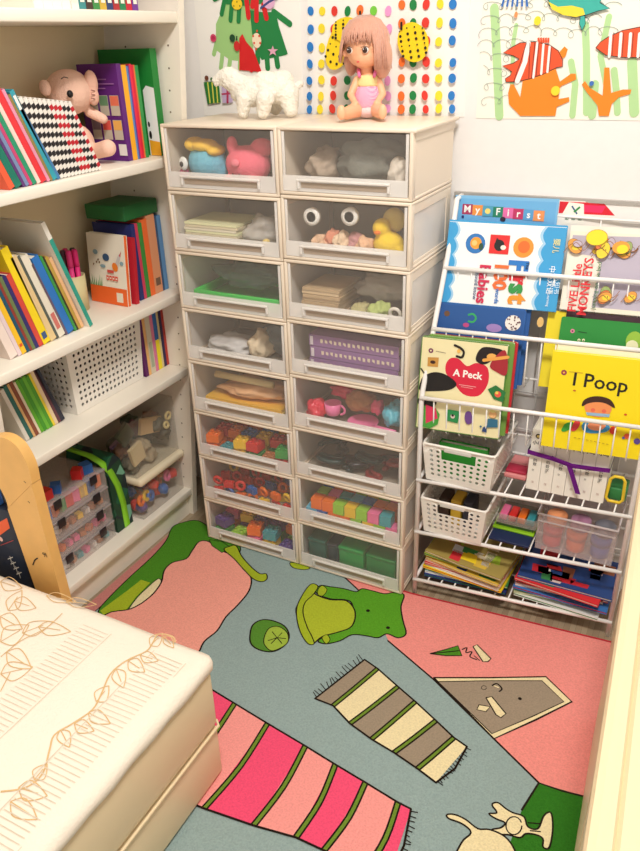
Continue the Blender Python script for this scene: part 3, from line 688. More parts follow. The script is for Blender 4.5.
# doll
SKIN = pm('doll_vinyl', srgb(250, 186, 146), .42, spec=.4)
dx, dy = -.178, .185
r = thing('doll', (dx, dy, ZT), 'baby doll with pinkish brown hair in pink gingham sitting on the drawers', 'doll')
S = V3((dx, dy, ZT))
DR = Matrix.Rotation(.36, 3, 'Z')
def q(x, y, z):
    p = V3((x, y, z))*1.1
    if z > .1: p = V3((x*1.42, y*1.42+.004, .1*1.1+(z-.1)*1.36))
    return S+DR @ p
fuse('body', [('t', [q(0, .0, .028), q(0, .004, .075)], .030, .023), ('t', [q(0, .004, .085), q(-.002, 0, .1)], .015), 
    ('e', q(-.004, -.002, .135), (.0475, .0475, .0465)), ('e', q(-.004, -.016, .120), (.032, .026, .023)),
    ('t', [q(-.02, -.012, .02), q(-.042, -.062, .016)], .019, .0145), ('t', [q(-.042, -.062, .016), q(-.05, -.082, .017)], .014, .012), ('e', q(-.051, -.088, .02), (.011, .010, .017)),
    ('t', [q(.02, -.012, .02), q(.032, -.06, .016)], .019, .0145), ('t', [q(.032, -.06, .016), q(.036, -.082, .017)], .014, .012), ('e', q(.037, -.088, .02), (.011, .010, .017)),
    ('t', [q(-.022, 0, .078), q(-.036, -.012, .05)], .0105, .009), ('t', [q(-.036, -.012, .05), q(-.026, -.03, .036)], .009, .007), ('e', q(-.023, -.034, .034), (.007, .006, .006)),
    ('t', [q(.022, 0, .078), q(.034, -.008, .05)], .0105, .009), ('t', [q(.034, -.008, .05), q(.024, -.028, .036)], .009, .007), ('e', q(.021, -.032, .034), (.007, .006, .006)),
    ('e', q(.031, -.004, .126), (.006, .005, .009)), ('e', q(-.038, -.004, .126), (.006, .005, .009))], SKIN, r, vox=.0022, smooth=2)
HC0 = q(-.004, -.002, .135)
fd = (V3((CAM.x, CAM.y, HC0.z))-HC0).normalized(); fd = (Matrix.Rotation(-.42, 3, 'Z') @ fd); fr = V3((0, 0, 1)).cross(fd)*1
def face(a_, h_, d_=.0335): a_, h_, d_ = a_*1.4, h_*1.4-.006, d_*1.42; return HC0+fd*math.sqrt(max(0, d_*d_-a_*a_-h_*h_*.6))+fr*a_+V3((0, 0, h_))
for s_ in (-1, 1):
    b = MB(); b.ell(face(s_*.0145, .0), (.0078, .0050, .0072), plas(250, 246, 240)); e = b.build('eye', r)
    b = MB(); b.ell(face(s_*.0145, .0, .0362), (.0064, .0036, .0064), plas(60, 38, 30)); b.ell(face(s_*.0145-.001, .0015, .0388), (.0012, .001, .0012), plas(255, 255, 255)); b.build('iris', e)
    b = MB(); b.tube([face(s_*.0145+k*.002, .0058-abs(k)*.0006, .0362) for k in (-3, -2, -1, 0, 1, 2, 3)], .0007, plas(70, 46, 36)); b.build('eyelash', e)
b = MB(); b.ell(face(0, -.0175, .0335), (.0035, .003, .002), plas(230, 96, 90)); b.build('mouth', r)
HAIR = pm('doll_hair', srgb(216, 158, 134), .5, bump=.5, scale=120, sheen=.3)
HS = V3((1, 1, 1))
hb = [('e', HC0+V3((0, .012, .014)), (.056, .05, .050)), ('e', HC0+fr*.042-fd*.008+V3((0, 0, -.024)), (.024, .024, .046)), ('e', HC0-fr*.043-fd*.012+V3((0, 0, -.02)), (.018, .02, .044)), ('e', HC0-fd*.03+V3((0, 0, -.03)), (.045, .022, .045)), ('e', HC0+fd*.026+V3((0, 0, .036)), (.036, .022, .018))]
hair = fuse('hair', hb, HAIR, r, vox=.0025)
b = MB()
for k in range(90):           # visible strands: fringe over the forehead and long side locks
    t = k/89; an = -2.0+4.0*t; d1 = Matrix.Rotation(an, 3, 'Z') @ fd
    top = HC0+V3((0, 0, .064))+d1*.012
    L_ = .026 if abs(an) < .75 else (.088 if an > 0 else .070)
    mid = HC0+V3((0, 0, .036))+d1*(.050); end = HC0+V3((0, 0, .032-L_*.9))+d1*(.0525 if abs(an) < .75 else .062)
    j = lambda: V3((rnd.uniform(-.002, .002), rnd.uniform(-.002, .002), rnd.uniform(-.003, .003)))
    b.tube([top, (top+mid)/2+d1*.004+V3((0, 0, .005)), mid+j()*.5, (mid+end)/2+d1*.002+j(), end+j()], .0038, HAIR, 5, r2=.0009)
b.build('hair_strand', hair)
gm = pm('pink_gingham', srgb(240, 120, 170), .9)
nt = gm.node_tree; ck = nt.nodes.new('ShaderNodeTexChecker'); tc = nt.nodes.new('ShaderNodeTexCoord'); ck.inputs['Scale'].default_value = 330
ck.inputs['Color1'].default_value = (*srgb(238, 110, 165), 1); ck.inputs['Color2'].default_value = (*srgb(252, 214, 226), 1)
nt.links.new(tc.outputs['Object'], ck.inputs['Vector']); nt.links.new(ck.outputs['Color'], nt.nodes['Principled BSDF'].inputs['Base Color'])
b = MB(); b.lathe(q(0, .001, .022), [(.033, 0), (.036, .004), (.0335, .028), (.0285, .046), (.0265, .048)], gm, 26, V3((0, .04, 1))); b.build('dress', r)
b = MB(); b.lathe(q(0, .003, .066), [(.0275, 0), (.0285, .003), (.0275, .020), (.0255, .024)], cloth(250, 226, 160), 26, V3((0, .02, 1)))
b.tube([q(-.016, -.022, .086), q(-.019, -.006, .099), q(-.016, .016, .09)], .004, cloth(246, 130, 180)); b.tube([q(.016, -.022, .086), q(.019, -.006, .099), q(.016, .016, .09)], .004, cloth(246, 130, 180)); b.build('bib', r)
r.scale = (.88, .88, .88)
fuse('nappy', [('e', q(0, -.004, .017), (.037, .032, .018))], cloth(246, 214, 214), r)
# ================================================================ WALL PICTURES
wp = Plane((0, WY-.0014, 0), (1, 0, 0), (0, 0, 1))
WHITE = C(250, 246, 240, .8)
def poster(px0, z0, px1, z1, label, mat=WHITE):
    """sheet between two wall x positions"""
    b = MB(); b.box((px0, WY-.0013, z0), (px1, WY-.0004, z1), mat); r = b.build('picture', loc=V3(((px0+px1)/2, WY, z0))); tag(r, label, 'picture'); return r
WX = lambda u, v: at(u, v, y=WY-.0014).x
WZ = lambda u, v: at(u, v, y=WY-.0014).z
pa = lambda r, a, b: [(r[0], a), (r[1], b)]
# tree of hand prints
r = poster(WX(204.6, 116), 1.108, -.386, 1.42, 'white picture of a hand-print tree with ornaments and gifts, leftmost on the wall')
a = Art(wp)
DG, LG, RD = C(28, 130, 66), C(164, 208, 132), C(216, 30, 34)
PXM = 1/560   # metres per pixel near the wall
def fing(pts, wpx, mat): a.stroke(pts, mat, wpx*PXM)
a.poly([(220, -40), (236, -50), (254, -40), (256, 20), (253, 50), (248, 62), (230, 60), (216, 50), (216, 24), (223, 8)], LG)
for p in ([(220, 30), (214, 54)], [(224, 40), (221, 68)], [(232, 45), (229, 70)], [(241, 45), (240, 68)], [(249, 40), (250, 66)]): fing(p, 6.5, LG)
a.poly([(250, 10), (262, 12), (276, 12), (279, 26), (288, 54), (282, 56), (262, 60), (254, 46), (252, 30)], DG)
for p in ([(274, 12), (290, 24)], [(258, 40), (258, 62)], [(266, 40), (268, 68)], [(274, 40), (278, 66)], [(268, 20), (285, 52)]): fing(p, 7.5, DG)
a.poly([(224, -30), (272, -30), (272, 2), (248, 6), (224, 4)], DG)
for p in ([(226, -5), (222, 14)], [(233, -5), (231, 20)], [(240, 0), (239, 21)], [(222, -5), (215, -1)]): fing(p, 6.5, DG)
for p in ([(247, 0), (249, 17)], [(257, -4), (257, 20)], [(264, 5), (267, 18)], [(255, -6), (253, 6)]): fing(p, 7, RD)
a.poly([(240, 38), (243, 34), (247, 42), (254, 50), (262, 72), (240, 70)], RD)
for p in ([(242, 40), (244, 68)], [(248, 48), (252, 70)], [(254, 55), (260, 71)]): fing(p, 6, RD)
a.dot(214, 38, .0088, C(214, 70, 110)); a.dot(214, 38, .005, C(190, 40, 80)); a.dot(257.5, 40.5, .0125, C(246, 226, 196), .016)
for p in ((254, 36), (260, 36), (255, 43), (261, 43), (257, 49), (258, 31)): a.dot(*p, .0026, C(226, 70, 40))
a.dot(238, 4, .0145, C(244, 206, 40), .012)
for p in ((233, 1), (238, 2), (243, 1), (235, 6), (241, 6)): a.dot(*p, .0015, BLK)
a.dot(270, 2, .016, C(226, 176, 210), .014); a.stroke([(262, 8), (270, 2), (279, -3)], C(60, 70, 130), .005)
a.dot(233.5, 38, .008, C(24, 70, 40)); a.dot(238, 46, .0085, C(206, 40, 40), .011); a.stroke([(238, 40), (238, 36)], C(24, 70, 40), .004)
st = [(274+(5.5 if k % 2 == 0 else 2.3)*math.sin(k*math.pi/5), 51-(5.5 if k % 2 == 0 else 2.3)*math.cos(k*math.pi/5)) for k in range(10)]
a.poly(st, C(226, 170, 190))
a.poly([(205, 82), (220, 81), (222, 102), (209, 104)], C(40, 120, 50))
for k in range(3): a.stroke([(209+k*4.3, 82), (211.5+k*3.8, 103)], C(226, 220, 90), .0035)
a.dot(208, 78, .006, C(110, 60, 40)); a.dot(213, 79, .004, C(60, 110, 50))
a.poly([(223, 86), (235, 85), (234, 102), (224, 103)], C(196, 176, 210)); a.stroke([(229, 86), (229, 102)], C(176, 50, 90), .006); a.stroke([(223, 94), (235, 93)], C(176, 50, 90), .004)
a.build('tree_drawing', r)
# dots picture
xl, xr_ = WX(311, 115), WX(464, 117)
r = poster(xl, 1.113, xr_, 1.36, 'white picture with rows of coloured dots and yellow gourds behind the doll')
a = Art(wp)
cx_ = [(40, 'b'), (80, 'y'), (124, 'r'), (172, 'g'), (217, 'o'), (263, 'l'), (316, 'p'), (365, 'o'), (406, 'g'), (451, 'r'), (498, 'y'), (545, 'b')]
dc = {'b': C(36, 124, 202), 'y': C(244, 222, 50), 'r': C(224, 56, 44), 'g': C(20, 132, 66), 'o': C(238, 116, 46), 'l': C(120, 206, 66), 'p': C(236, 160, 214)}
for ry in (-28, 38, 103, 168, 228, 285, 340, 383):
    for x, c_ in cx_:
        yy = ry-(22 if x > 340 and ry < 300 else 0)*(1 if ry < 200 else .3)
        if yy > 360: yy = 386
        a.dot(300+x/3.556+rnd.uniform(-.7, .7), yy/3.556+rnd.uniform(-.7, .7), rnd.uniform(.0072, .0088), dc[c_], rnd.uniform(.0088, .0105), rnd.uniform(-.3, .3))
YG = C(248, 214, 24)
def gourd(cx0, cy0, rx, ry, rot):
    a.poly(ellp(cx0, cy0, rx, ry, rot, 22), YG); n_ = 0
    for k in (-.6, -.2, .2, .6):
        for t in range(6):
            u, v = k*rx*1.25, (-.75+t*.3)*ry*math.sqrt(1-k*k*.9)
            a.dot(cx0+u*math.cos(rot)-v*math.sin(rot), cy0+u*math.sin(rot)+v*math.cos(rot), (.0030 if n_ % 3 else .0017), BLK); n_ += 1
gourd(343, 44, 13, 27, .35); gourd(350, 30, 15, 13, 0); gourd(416, 42, 15.5, 20, -.15)
a.stroke([(364, 20), (364, 12)], BLK, .005); a.stroke([(405, 29), (405, 23)], BLK, .005)
a.build('dot_drawing', r)
# sea picture
r = poster(WX(476, 118), 1.111, .62, 1.42, 'child\'s sea picture with orange striped fish, corals and seaweed, rightmost on the wall', C(252, 247, 234, .8))
a = Art(wp)
SG, OR_, ORF = C(184, 222, 158), C(250, 138, 30), C(232, 86, 44)
def sc(x, y): return (460+x/3.556, y/3.556)
for l, w_ in (([(140, 412), (133, 250), (126, 100), (122, 30)], 34), ([(185, 300), (190, 150), (200, 90)], 16), ([(450, 400), (450, 200), (446, 90)], 26), ([(520, 300), (500, 200), (530, 60)], 22), ([(400, 410), (410, 300), (395, 220)], 24), ([(560, 400), (556, 320), (548, 250)], 24), ([(620, 400), (612, 220)], 34), ([(470, 410), (480, 300)], 30)):
    a.stroke([sc(*p) for p in l], SG, w_*PXM/3.556*1.05)
LINE = C(150, 166, 156)
for k in range(8):
    y0_ = 15+k*48; n_ = [150, 130, 150, 60, 34, 30, 34, 30][k]
    pts = [(80+t*3.2+(17+5*math.sin(k+t*.13))*math.cos(t*.38+k), y0_+6*math.sin(t*.06+k)+(15+4*math.cos(t*.2))*math.sin(t*.38+k)) for t in range(n_)]
    a.stroke([sc(*p) for p in pts], LINE, .0009)
a.poly([sc(*p) for p in [(215, 412), (175, 370), (172, 330), (180, 300), (192, 300), (215, 345), (222, 300), (226, 268), (290, 230), (340, 240), (356, 290), (395, 262), (412, 262), (414, 282), (360, 306), (352, 320), (352, 352), (388, 345), (390, 360), (345, 380), (340, 412)]], OR_)
a.poly([sc(*p) for p in [(350, 190), (372, 165), (384, 175), (376, 200), (356, 215)]], OR_)
a.poly([sc(*p) for p in [(495, 412), (490, 375), (450, 325), (434, 300), (445, 288), (462, 312), (508, 340), (514, 240), (532, 240), (538, 330), (580, 318), (610, 318), (606, 334), (566, 345), (540, 370), (530, 412)]], OR_)
fish = [(165, 292), (205, 290), (250, 280), (300, 262), (345, 240), (366, 236), (366, 212), (350, 180), (320, 160), (270, 148), (215, 152), (185, 168), (155, 188), (190, 198), (212, 210), (190, 225), (152, 234), (185, 255), (180, 268), (162, 280)]
a.poly([sc(*p) for p in fish], ORF, BLK, .0013)
for l in ([(244, 155), (232, 220), (205, 288)], [(276, 152), (262, 275)], [(298, 158), (290, 262)], [(320, 166), (312, 255)]): a.stroke([sc(*p) for p in l], WHITE, .010 if l[0][0] == 244 else .0045)
for l in ([(238, 152), (216, 222), (192, 290)], [(250, 152), (246, 278)], [(268, 150), (256, 276)], [(282, 152), (272, 270)], [(326, 170), (318, 250)]): a.stroke([sc(*p) for p in l], C(120, 40, 30), .0013)
for k in range(5): a.stroke([sc(284+k*8, 152), sc(280+k*9, 134)], ORF, .004)
f2 = [(484, 170), (500, 150), (530, 130), (580, 108), (640, 96), (700, 110), (700, 190), (640, 204), (580, 204), (520, 196), (500, 182)]
a.poly([sc(*p) for p in f2], ORF, BLK, .0013)
for x_ in (538, 574, 608, 640): a.stroke([sc(x_, 120), sc(x_-6, 200)], WHITE, .0055); a.stroke([sc(x_+10, 115), sc(x_+4, 200)], C(120, 40, 30), .001)
f3 = [(315, -20), (320, 20), (360, 50), (410, 62), (450, 54), (490, 40), (535, 30), (500, 10), (510, -30)]
a.poly([sc(*p) for p in f3], C(60, 178, 164), BLK, .0013); a.poly([sc(*p) for p in [(316, 6), (330, 34), (370, 54), (414, 61), (446, 52), (440, 30), (400, 20), (350, 24)]], C(246, 220, 60))
a.poly([sc(*p) for p in [(430, 58), (446, 56), (448, 85), (436, 108), (426, 84)]], C(60, 178, 164), BLK, .001)
a.dot(*sc(202, 52), .0035, C(240, 150, 90), .0055); a.dot(*sc(278, 74), .007, C(246, 220, 50), .0082); a.dot(*sc(342, 322), .009, C(246, 220, 50)); a.dot(*sc(470, 296), .0045, C(60, 110, 190))
for k in range(6): a.stroke([sc(160+k*16, -5), sc(152+k*18, 24)], C(50, 110, 190), .004)
a.build('sea_drawing', r)

# ================================================================ BOOKS ON THE SHELVES
RX = V3((-1, 0, 0))
def lean_row(y0, x, zs, lean, items, group, depth=.15, gapk=1.02):
    """items: (thickness, height, colour, label[, dict])"""
    y = y0; out = []
    for it in items:
        t, h, c_, lab = it[:4]; kw = it[4] if len(it) > 4 else {}
        le = math.radians(kw.get('lean', lean)); Z = V3((0, -math.sin(le), math.cos(le))); Y = V3((0, math.cos(le), math.sin(le)))
        O = V3((x+kw.get('dx', 0), y, zs+.0006))
        r = book(O, RX, Y, Z, kw.get('w', depth), t, h, C(*c_), lab, 'book', group, bands=kw.get('bands'), soft=kw.get('soft', False), name=kw.get('name', 'book'))
        if kw.get('mark'):
            pl = Plane(O-RX*.0006, Z, -Y); a = Art(pl, px=False)
            for (q0, q1, m) in kw['mark']: a.poly([(h*q0, -t*.8), (h*q1, -t*.8), (h*q1, -t*.2), (h*q0, -t*.2)], C(*m), raw=True)
            a.build('spine_print', r)
        out.append(r); y += t/math.cos(le)*gapk+.0004
    return y
def ups(y0, x, zs, items, group, depth=.16):
    return lean_row(y0, x, zs, 0, items, group, depth)
# --- topmost shelf, only feet of the books show
y = -.206
cs = [('ivory', (240, 236, 226)), ('teal', (60, 140, 140)), ('dark brown', (70, 50, 40)), ('green', (60, 140, 70)), ('mustard', (206, 170, 60)), ('navy', (40, 60, 110)), ('dark red', (170, 40, 44)), ('emerald', (30, 130, 80)), ('crimson', (196, 30, 50)), ('purple', (112, 56, 150))]
ups(y, -.608, ZS[0], [(.0185, .20+.004*(k % 3), c_, '%s book on the topmost shelf%s' % (n_, ', rightmost' if n_ == 'purple' else ''), {'mark': [(.06, .2, (240, 236, 220))]}) for k, (n_, c_) in enumerate(cs)], 'books on the topmost shelf')
ups(-.300, -.608, ZS[0], [(.022, .21, (244, 240, 230), 'white book at the left of the topmost shelf') for k in range(4)], 'white books on the topmost shelf')
# --- second shelf
z2 = ZS[1]
y = at(4, 190, z=z2).y
y2 = lean_row(y, -.632, z2, 22, [
    (.013, .06, (240, 96, 60), 'short orange-red booklet at the far left of the second shelf', {'w': .1}),
    (.016, .175, (20, 120, 100), 'teal green book leaning at the left of the second shelf'),
    (.006, .165, (96, 54, 120), 'thin purple book leaning on the second shelf'),
    (.008, .17, (120, 140, 180), 'pale blue-grey book leaning on the second shelf'),
    (.007, .17, (206, 70, 120), 'thin pink book leaning on the second shelf'),
    (.010, .182, (40, 150, 110), 'green book leaning between pink and white books on the second shelf'),
    (.009, .186, (244, 216, 204), 'pale pinkish white book leaning on the second shelf'),
    (.014, .184, (232, 52, 62), 'bright red book leaning on the second shelf'),
    (.007, .18, (232, 150, 180), 'light pink thin book right of the bright red book'),
    (.006, .17, (150, 130, 70), 'thin olive book on the second shelf'),
    (.011, .176, (50, 160, 178), 'turquoise book leaning on the second shelf', {'mark': [(.8, .95, (236, 240, 240))]}),
    (.007, .172, (70, 130, 180), 'sky blue book beside the striped booklets', {'lean': 25})], 'leaning books on the left of the second shelf')
NV, WH, BK, RE = C(36, 54, 120), C(240, 234, 226), C(34, 30, 34), C(196, 26, 44)
n = 12
for k in range(n):
    bands = []
    for q_ in range(8):
        z0_ = .05+q_*.118; bands.append((z0_, z0_+.058, RE if k in (6, 7, 8, 11) else BK))
    lean_row(y2, -.632, z2, 24.5-k*.1, [(.0086, .166-.0018*k, (240, 234, 226), 'thin booklet with black, red and white striped spine on the second shelf', {'bands': bands, 'w': .13, 'name': 'booklet'})], 'striped booklets on the second shelf')
    y2 += .0086/math.cos(math.radians(24.5-k*.1))*1.02+.0004
# purple book in front, spines beside it
yb = -.030
pl0 = (-.665)
z = z2+.0006
r = book((-.662, yb-.0155, z), (-1, 0, 0), (0, 1, 0), (0, 0, 1), .112, .015, .198, C(98, 34, 124), 'purple book with small cover pictures facing out beside the pink elephant')
a = Art(Plane((-.662-.117, yb-.0158, z), (1, 0, 0), (0, 0, 1)), px=False)
for i_ in range(3):
    for j_ in range(2):
        cc = [[(90, 130, 90), (110, 150, 110), (236, 120, 90)], [(130, 110, 120), (230, 90, 80), (240, 180, 90)]][j_][i_]
        a.poly([(.026+i_*.031, .095-j_*.05), (.051+i_*.031, .095-j_*.05), (.051+i_*.031, .136-j_*.05), (.026+i_*.031, .136-j_*.05)], C(200, 190, 170), raw=True)
        a.poly([(.027+i_*.031, .115-j_*.05), (.050+i_*.031, .115-j_*.05), (.050+i_*.031, .135-j_*.05), (.027+i_*.031, .135-j_*.05)], C(*cc), raw=True)
for k in range(3): a.stroke([(.036, .168-k*.009), (.036+[.05, .07, .045][k], .168-k*.009)], C(168, 110, 176), .0025, raw=True)
a.poly([(.096, .012), (.118, .012), (.118, .036), (.096, .036)], C(232, 226, 222), raw=True); a.build('cover_print', r)
ups(yb, -.662, z2, [
    (.016, .195, (250, 178, 40), 'amber yellow book right of the purple book on the second shelf'),
    (.005, .192, (90, 140, 200), 'blue thin book between yellow and purple spines', {}),
    (.004, .193, (112, 60, 150), 'thin violet book beside the red pair on the second shelf'),
    (.007, .196, (236, 40, 70), 'left of two upright red books on the second shelf'),
    (.006, .194, (222, 30, 60), 'right of two upright red books on the second shelf'),
    (.004, .194, (228, 120, 60), 'thin orange book upright on the second shelf'),
    (.011, .193, (50, 150, 76), 'mid green book upright right of the red books')], 'upright books at the right of the second shelf', .1)
r = book((-.645, .052, z), (-1, 0, 0), (0, 1, 0), (0, 0, 1), .15, .022, .225, C(26, 128, 50), 'tall green and white book at the right end of the second shelf', spine=C(26, 128, 50))
a = Art(Plane((-.645-.15, .0516, z), (1, 0, 0), (0, 0, 1)), px=False)
a.poly([(.118, 0), (.1498, 0), (.1498, .145), (.128, .15), (.118, .14)], C(244, 242, 240), raw=True); a.poly([(.12, .0), (.1498, .0), (.1498, .03), (.12, .034)], C(244, 170, 40), raw=True)
a.poly(ellp(.125, .045, .004, .009), BLK, raw=True); a.poly(ellp(.124, .068, .003, .006), BLK, raw=True); a.build('cover_print', r)
# pink elephant plush
ELP = cloth(246, 202, 180)
ex = -.735
e = lambda u, v, x=ex: at(u, v, x=x)
r = thing('plush_elephant', (ex, -.09, z2), 'pink plush elephant sitting behind the striped booklets', 'plush toy')
hc = e(69, 92)
fuse('body', [('e', hc, (.044, .055, .045)), ('e', V3((ex-.01, hc.y+.01, z2+.042)), (.034, .042, .042)), 
    ('t', [e(90, 112, -.72), e(103, 119, -.70)], .012, .0105), ('t', [V3((-.73, hc.y+.03, z2+.022)), e(108, 148, -.675)], .016, .018), ('e', e(45, 88, ex+.012), (.012, .012, .016))], ELP, r, vox=.003)
fuse('ear', [('e', e(91, 83, ex+.034), (.012, .017, .026)), ('e', e(93, 96, ex+.036), (.011, .015, .020))], cloth(240, 190, 168), r)
b = MB(); b.ell(e(70, 94, ex+.043), (.006, .0070, .0074), plas(20, 16, 16)); b.build('eye', r)
b = MB(); b.tube([e(61, 79, ex+.040), e(64, 77, ex+.040), e(68, 78, ex+.040)], .0009, BLK); b.build('eyebrow', r)
b = MB()
for k in range(3): b.tube([e(91, 90+k*4, ex+.047), e(95, 91+k*4, ex+.047)], .0009, C(150, 90, 80))
b.build('trunk_fold', r)
# --- third shelf
z3 = ZS[2]; bx = -.695
y = at(-4, 357, z=z3).y
y3 = lean_row(y, bx, z3, 15, [
    (.020, .15, (245, 226, 216), 'white and pink book at the far left of the third shelf'),
    (.009, .14, (236, 214, 220), 'thin pale pink book at the left of the third shelf'),
    (.012, .17, (250, 200, 40), 'amber yellow book left of the navy ones on the third shelf', {'mark': [(.1, .14, (230, 90, 30))]}),
    (.008, .168, (26, 84, 110), 'dark teal book on the third shelf'),
    (.006, .17, (150, 60, 50), 'thin brick red book on the third shelf'),
    (.008, .172, (110, 128, 80), 'moss green book on the third shelf'),
    (.009, .172, (50, 44, 110), 'indigo book on the third shelf'),
    (.012, .172, (216, 74, 60), 'coral red book on the third shelf'),
    (.020, .225, (250, 220, 30), 'thick bright yellow book leaning on the third shelf', {'mark': [(.05, .12, (60, 90, 140))]}),
    (.016, .205, (232, 204, 150), 'thick bundle of tan paper booklets right of the yellow book', {'lean': 17, 'soft': True}),
    (.006, .205, (90, 96, 90), 'thin dark grey magazine on the third shelf', {'lean': 17, 'soft': True}),
    (.018, .200, (238, 230, 212), 'thick off-white paperback on the third shelf', {'lean': 17, 'mark': [(.1, .3, (214, 120, 110))]}),
    (.006, .18, (110, 90, 110), 'thin mauve book left of the blue book on the third shelf', {'lean': 18}),
    (.019, .192, (44, 120, 200), 'thick blue book leaning on the third shelf', {'lean': 18}),
    (.007, .190, (60, 150, 70), 'thin green book touching the blue book on the third shelf', {'lean': 18}),
    (.004, .188, (60, 50, 40), 'very thin black booklet on the third shelf', {'lean': 18}),
    (.008, .185, (196, 160, 70), 'mustard book on the third shelf', {'lean': 18}),
    (.008, .18, (240, 190, 140), 'peach book at the right of the leaning row on the third shelf', {'lean': 18})], 'leaning books on the third shelf')
r_ = lean_row(y3+.004, bx+.012, z3, 18.5, [(.011, .262, (246, 240, 228), 'tall white book with teal spine edge leaning on the third shelf', {'w': .15, 'bands': [(0, .85, C(50, 160, 140))]})], None)
# pens cup
p = at(78, 285, z=z3)
r = thing('pen_holder', (-.80, -.14, z3), 'speckled pen holder with magenta markers behind the white book', 'pen holder')
b = MB(); b.lathe(V3((-.800, -.140, z3+.0005)), [(.026, 0), (.028, .085), (.026, .085), (.024, .004)], C(214, 200, 150), 20); b.build('cup', r)
a_ = [(236, 40, 130), (40, 30, 34), (226, 50, 120), (80, 40, 60), (240, 60, 140)]
for k in range(5):
    x_, y_ = -.800+.014*math.cos(k*1.26+.4), -.140+.014*math.sin(k*1.26+.4)
    r = thing('marker', (x_, y_, z3+.005), ['magenta', 'black', 'pink', 'dark plum', 'hot pink'][k]+' marker pen standing in the pen holder on the third shelf', 'pen', 'markers in the pen holder')
    b = MB(); b.lathe(V3((x_, y_, z3+.006)), [(.006, 0), (.006, .10)], C(*a_[k]), 10); b.build('barrel', r)
    b = MB(); b.lathe(V3((x_, y_, z3+.1065)), [(.0068, 0), (.0068, .036), (.005, .04)], C(*a_[k]), 10); b.build('cap', r)
# rocket book facing out
O = at(90, 297, z=z3+.001); O2 = at(135, 302, z=z3+.001)
O = V3((-.818, -.074, z3+.0008)); Xr = V3((1, -.06, 0)).normalized()
Yr = V3((-Xr.y, Xr.x, 0)); Zr = (V3((0, 0, 1))+Yr*.10).normalized()
Or = O+Xr*.122
r = book(Or, -Xr, Yr, Zr, .122, .012, .168, C(240, 232, 214), 'square white and orange children\'s book with a rocket, facing out on the third shelf', spine=C(236, 110, 50))
a = Art(Plane(O-Yr*.0002, Xr, Zr), px=False)
a.poly([(0, 0), (.122, 0), (.122, .042), (0, .042)], C(240, 104, 40), raw=True)
a.poly([(.087, .008), (.108, .008), (.108, .031), (.087, .031)], C(236, 226, 206), raw=True)
for k in range(7): a.poly([(.002+k*.006, .042), (.006+k*.006, .042), (.001+k*.007, .058+.012*((k*3) % 4)/3)], C(70, 140, 50), raw=True)
a.poly([(.088, .095), (.098, .088), (.11, .118), (.113, .13), (.102, .122)], C(206, 200, 196), raw=True); a.poly([(.106, .122), (.11, .118), (.114, .134)], C(200, 50, 60), raw=True)
a.poly(ellp(.09, .093, .009, .011, .5), C(240, 130, 40), raw=True)
a.poly(ellp(.062, .114, .011, .009), C(50, 84, 120), raw=True); a.poly(ellp(.028, .124, .008, .006), C(140, 170, 180), raw=True); a.poly(ellp(.05, .092, .009, .004), C(140, 170, 180), raw=True); a.poly(ellp(.113, .104, .006, .005), C(140, 170, 180), raw=True)
for i_, j_ in ((.03, .1), (.036, .106), (.04, .1), (.02, .094)): a.poly(ellp(i_, j_, .003, .002, 1), C(110, 80, 40), raw=True)
a.poly([(.064, .078), (.086, .078), (.086, .085), (.064, .085)], C(214, 80, 70), raw=True)
for k in range(4): a.poly([(.06+k*.010, .060), (.068+k*.010, .060), (.068+k*.010, .071), (.06+k*.010, .071)], C(226, 70, 50), raw=True); a.poly([(.062+k*.010, .063), (.066+k*.010, .063), (.066+k*.010, .067), (.062+k*.010, .067)], C(240, 232, 214), raw=True)
a.build('cover_print', r)
# books behind it
lean_row(-.0575, -.690, z3, -5.7, [(.012, .160, (190, 30, 46), 'dark red book directly behind the rocket book')], None, .12)
ups(-.0285, -.700, z3, [
    (.014, .186, (34, 46, 110), 'navy blue box-like book behind the rocket book'),
    (.010, .186, (206, 60, 90), 'raspberry book upright behind the rocket book'),
    (.015, .184, (60, 140, 60), 'green book upright behind the rocket book'),
    (.018, .190, (240, 110, 50), 'orange book upright on the third shelf'),
    (.030, .196, (222, 152, 110), 'thick tan orange book upright on the third shelf', {'mark': [(.1, .2, (120, 90, 70))]}),
    (.007, .19, (50, 84, 120), 'thin slate blue book near the drawers on the third shelf'),
    (.015, .188, (90, 140, 190), 'light blue book next to the drawers on the third shelf')], 'upright books at the right of the third shelf', .12)
b = MB(); b.bbox((-.82, -.045, z3+.1975), (-.70, .080, z3+.232), C(26, 104, 50), .002); tag(b.build('box', loc=V3((-.74, .02, z3+.1975))), 'flat dark green box lying on top of the upright books of the third shelf', 'box')
# --- fourth shelf
z4 = ZS[3]; bx = -.752
y = at(6, 436, z=z4).y
y4 = lean_row(max(y, YL+.045), bx, z4, 15, [
    (.010, .145, (225, 218, 206), 'greyish white book at the far left of the fourth shelf'),
    (.010, .150, (40, 104, 96), 'dark green book at the left of the fourth shelf'),
    (.006, .150, (226, 180, 120), 'thin tan book on the fourth shelf'),
    (.009, .152, (140, 74, 50), 'brown book left of the green stack on the fourth shelf'),
    (.006, .148, (232, 216, 190), 'thin cream book left of the green books on the fourth shelf')] +
    [(.0085, .150-.002*(k % 2), [(96, 176, 40), (70, 156, 40), (110, 190, 56), (84, 166, 46)][k], 'bright green book in a set of four on the fourth shelf') for k in range(4)] +
    [(.006, .15, (250, 222, 60), 'thin yellow book right of the green set'),
    (.009, .17, (240, 214, 176), 'tall cream book right of the green set'),
    (.008, .168, (110, 60, 70), 'maroon book leaning near the white basket'),
    (.012, .18, (44, 48, 64), 'charcoal book leaning next to the white basket', {'lean': 17})], 'leaning books on the fourth shelf', .12)
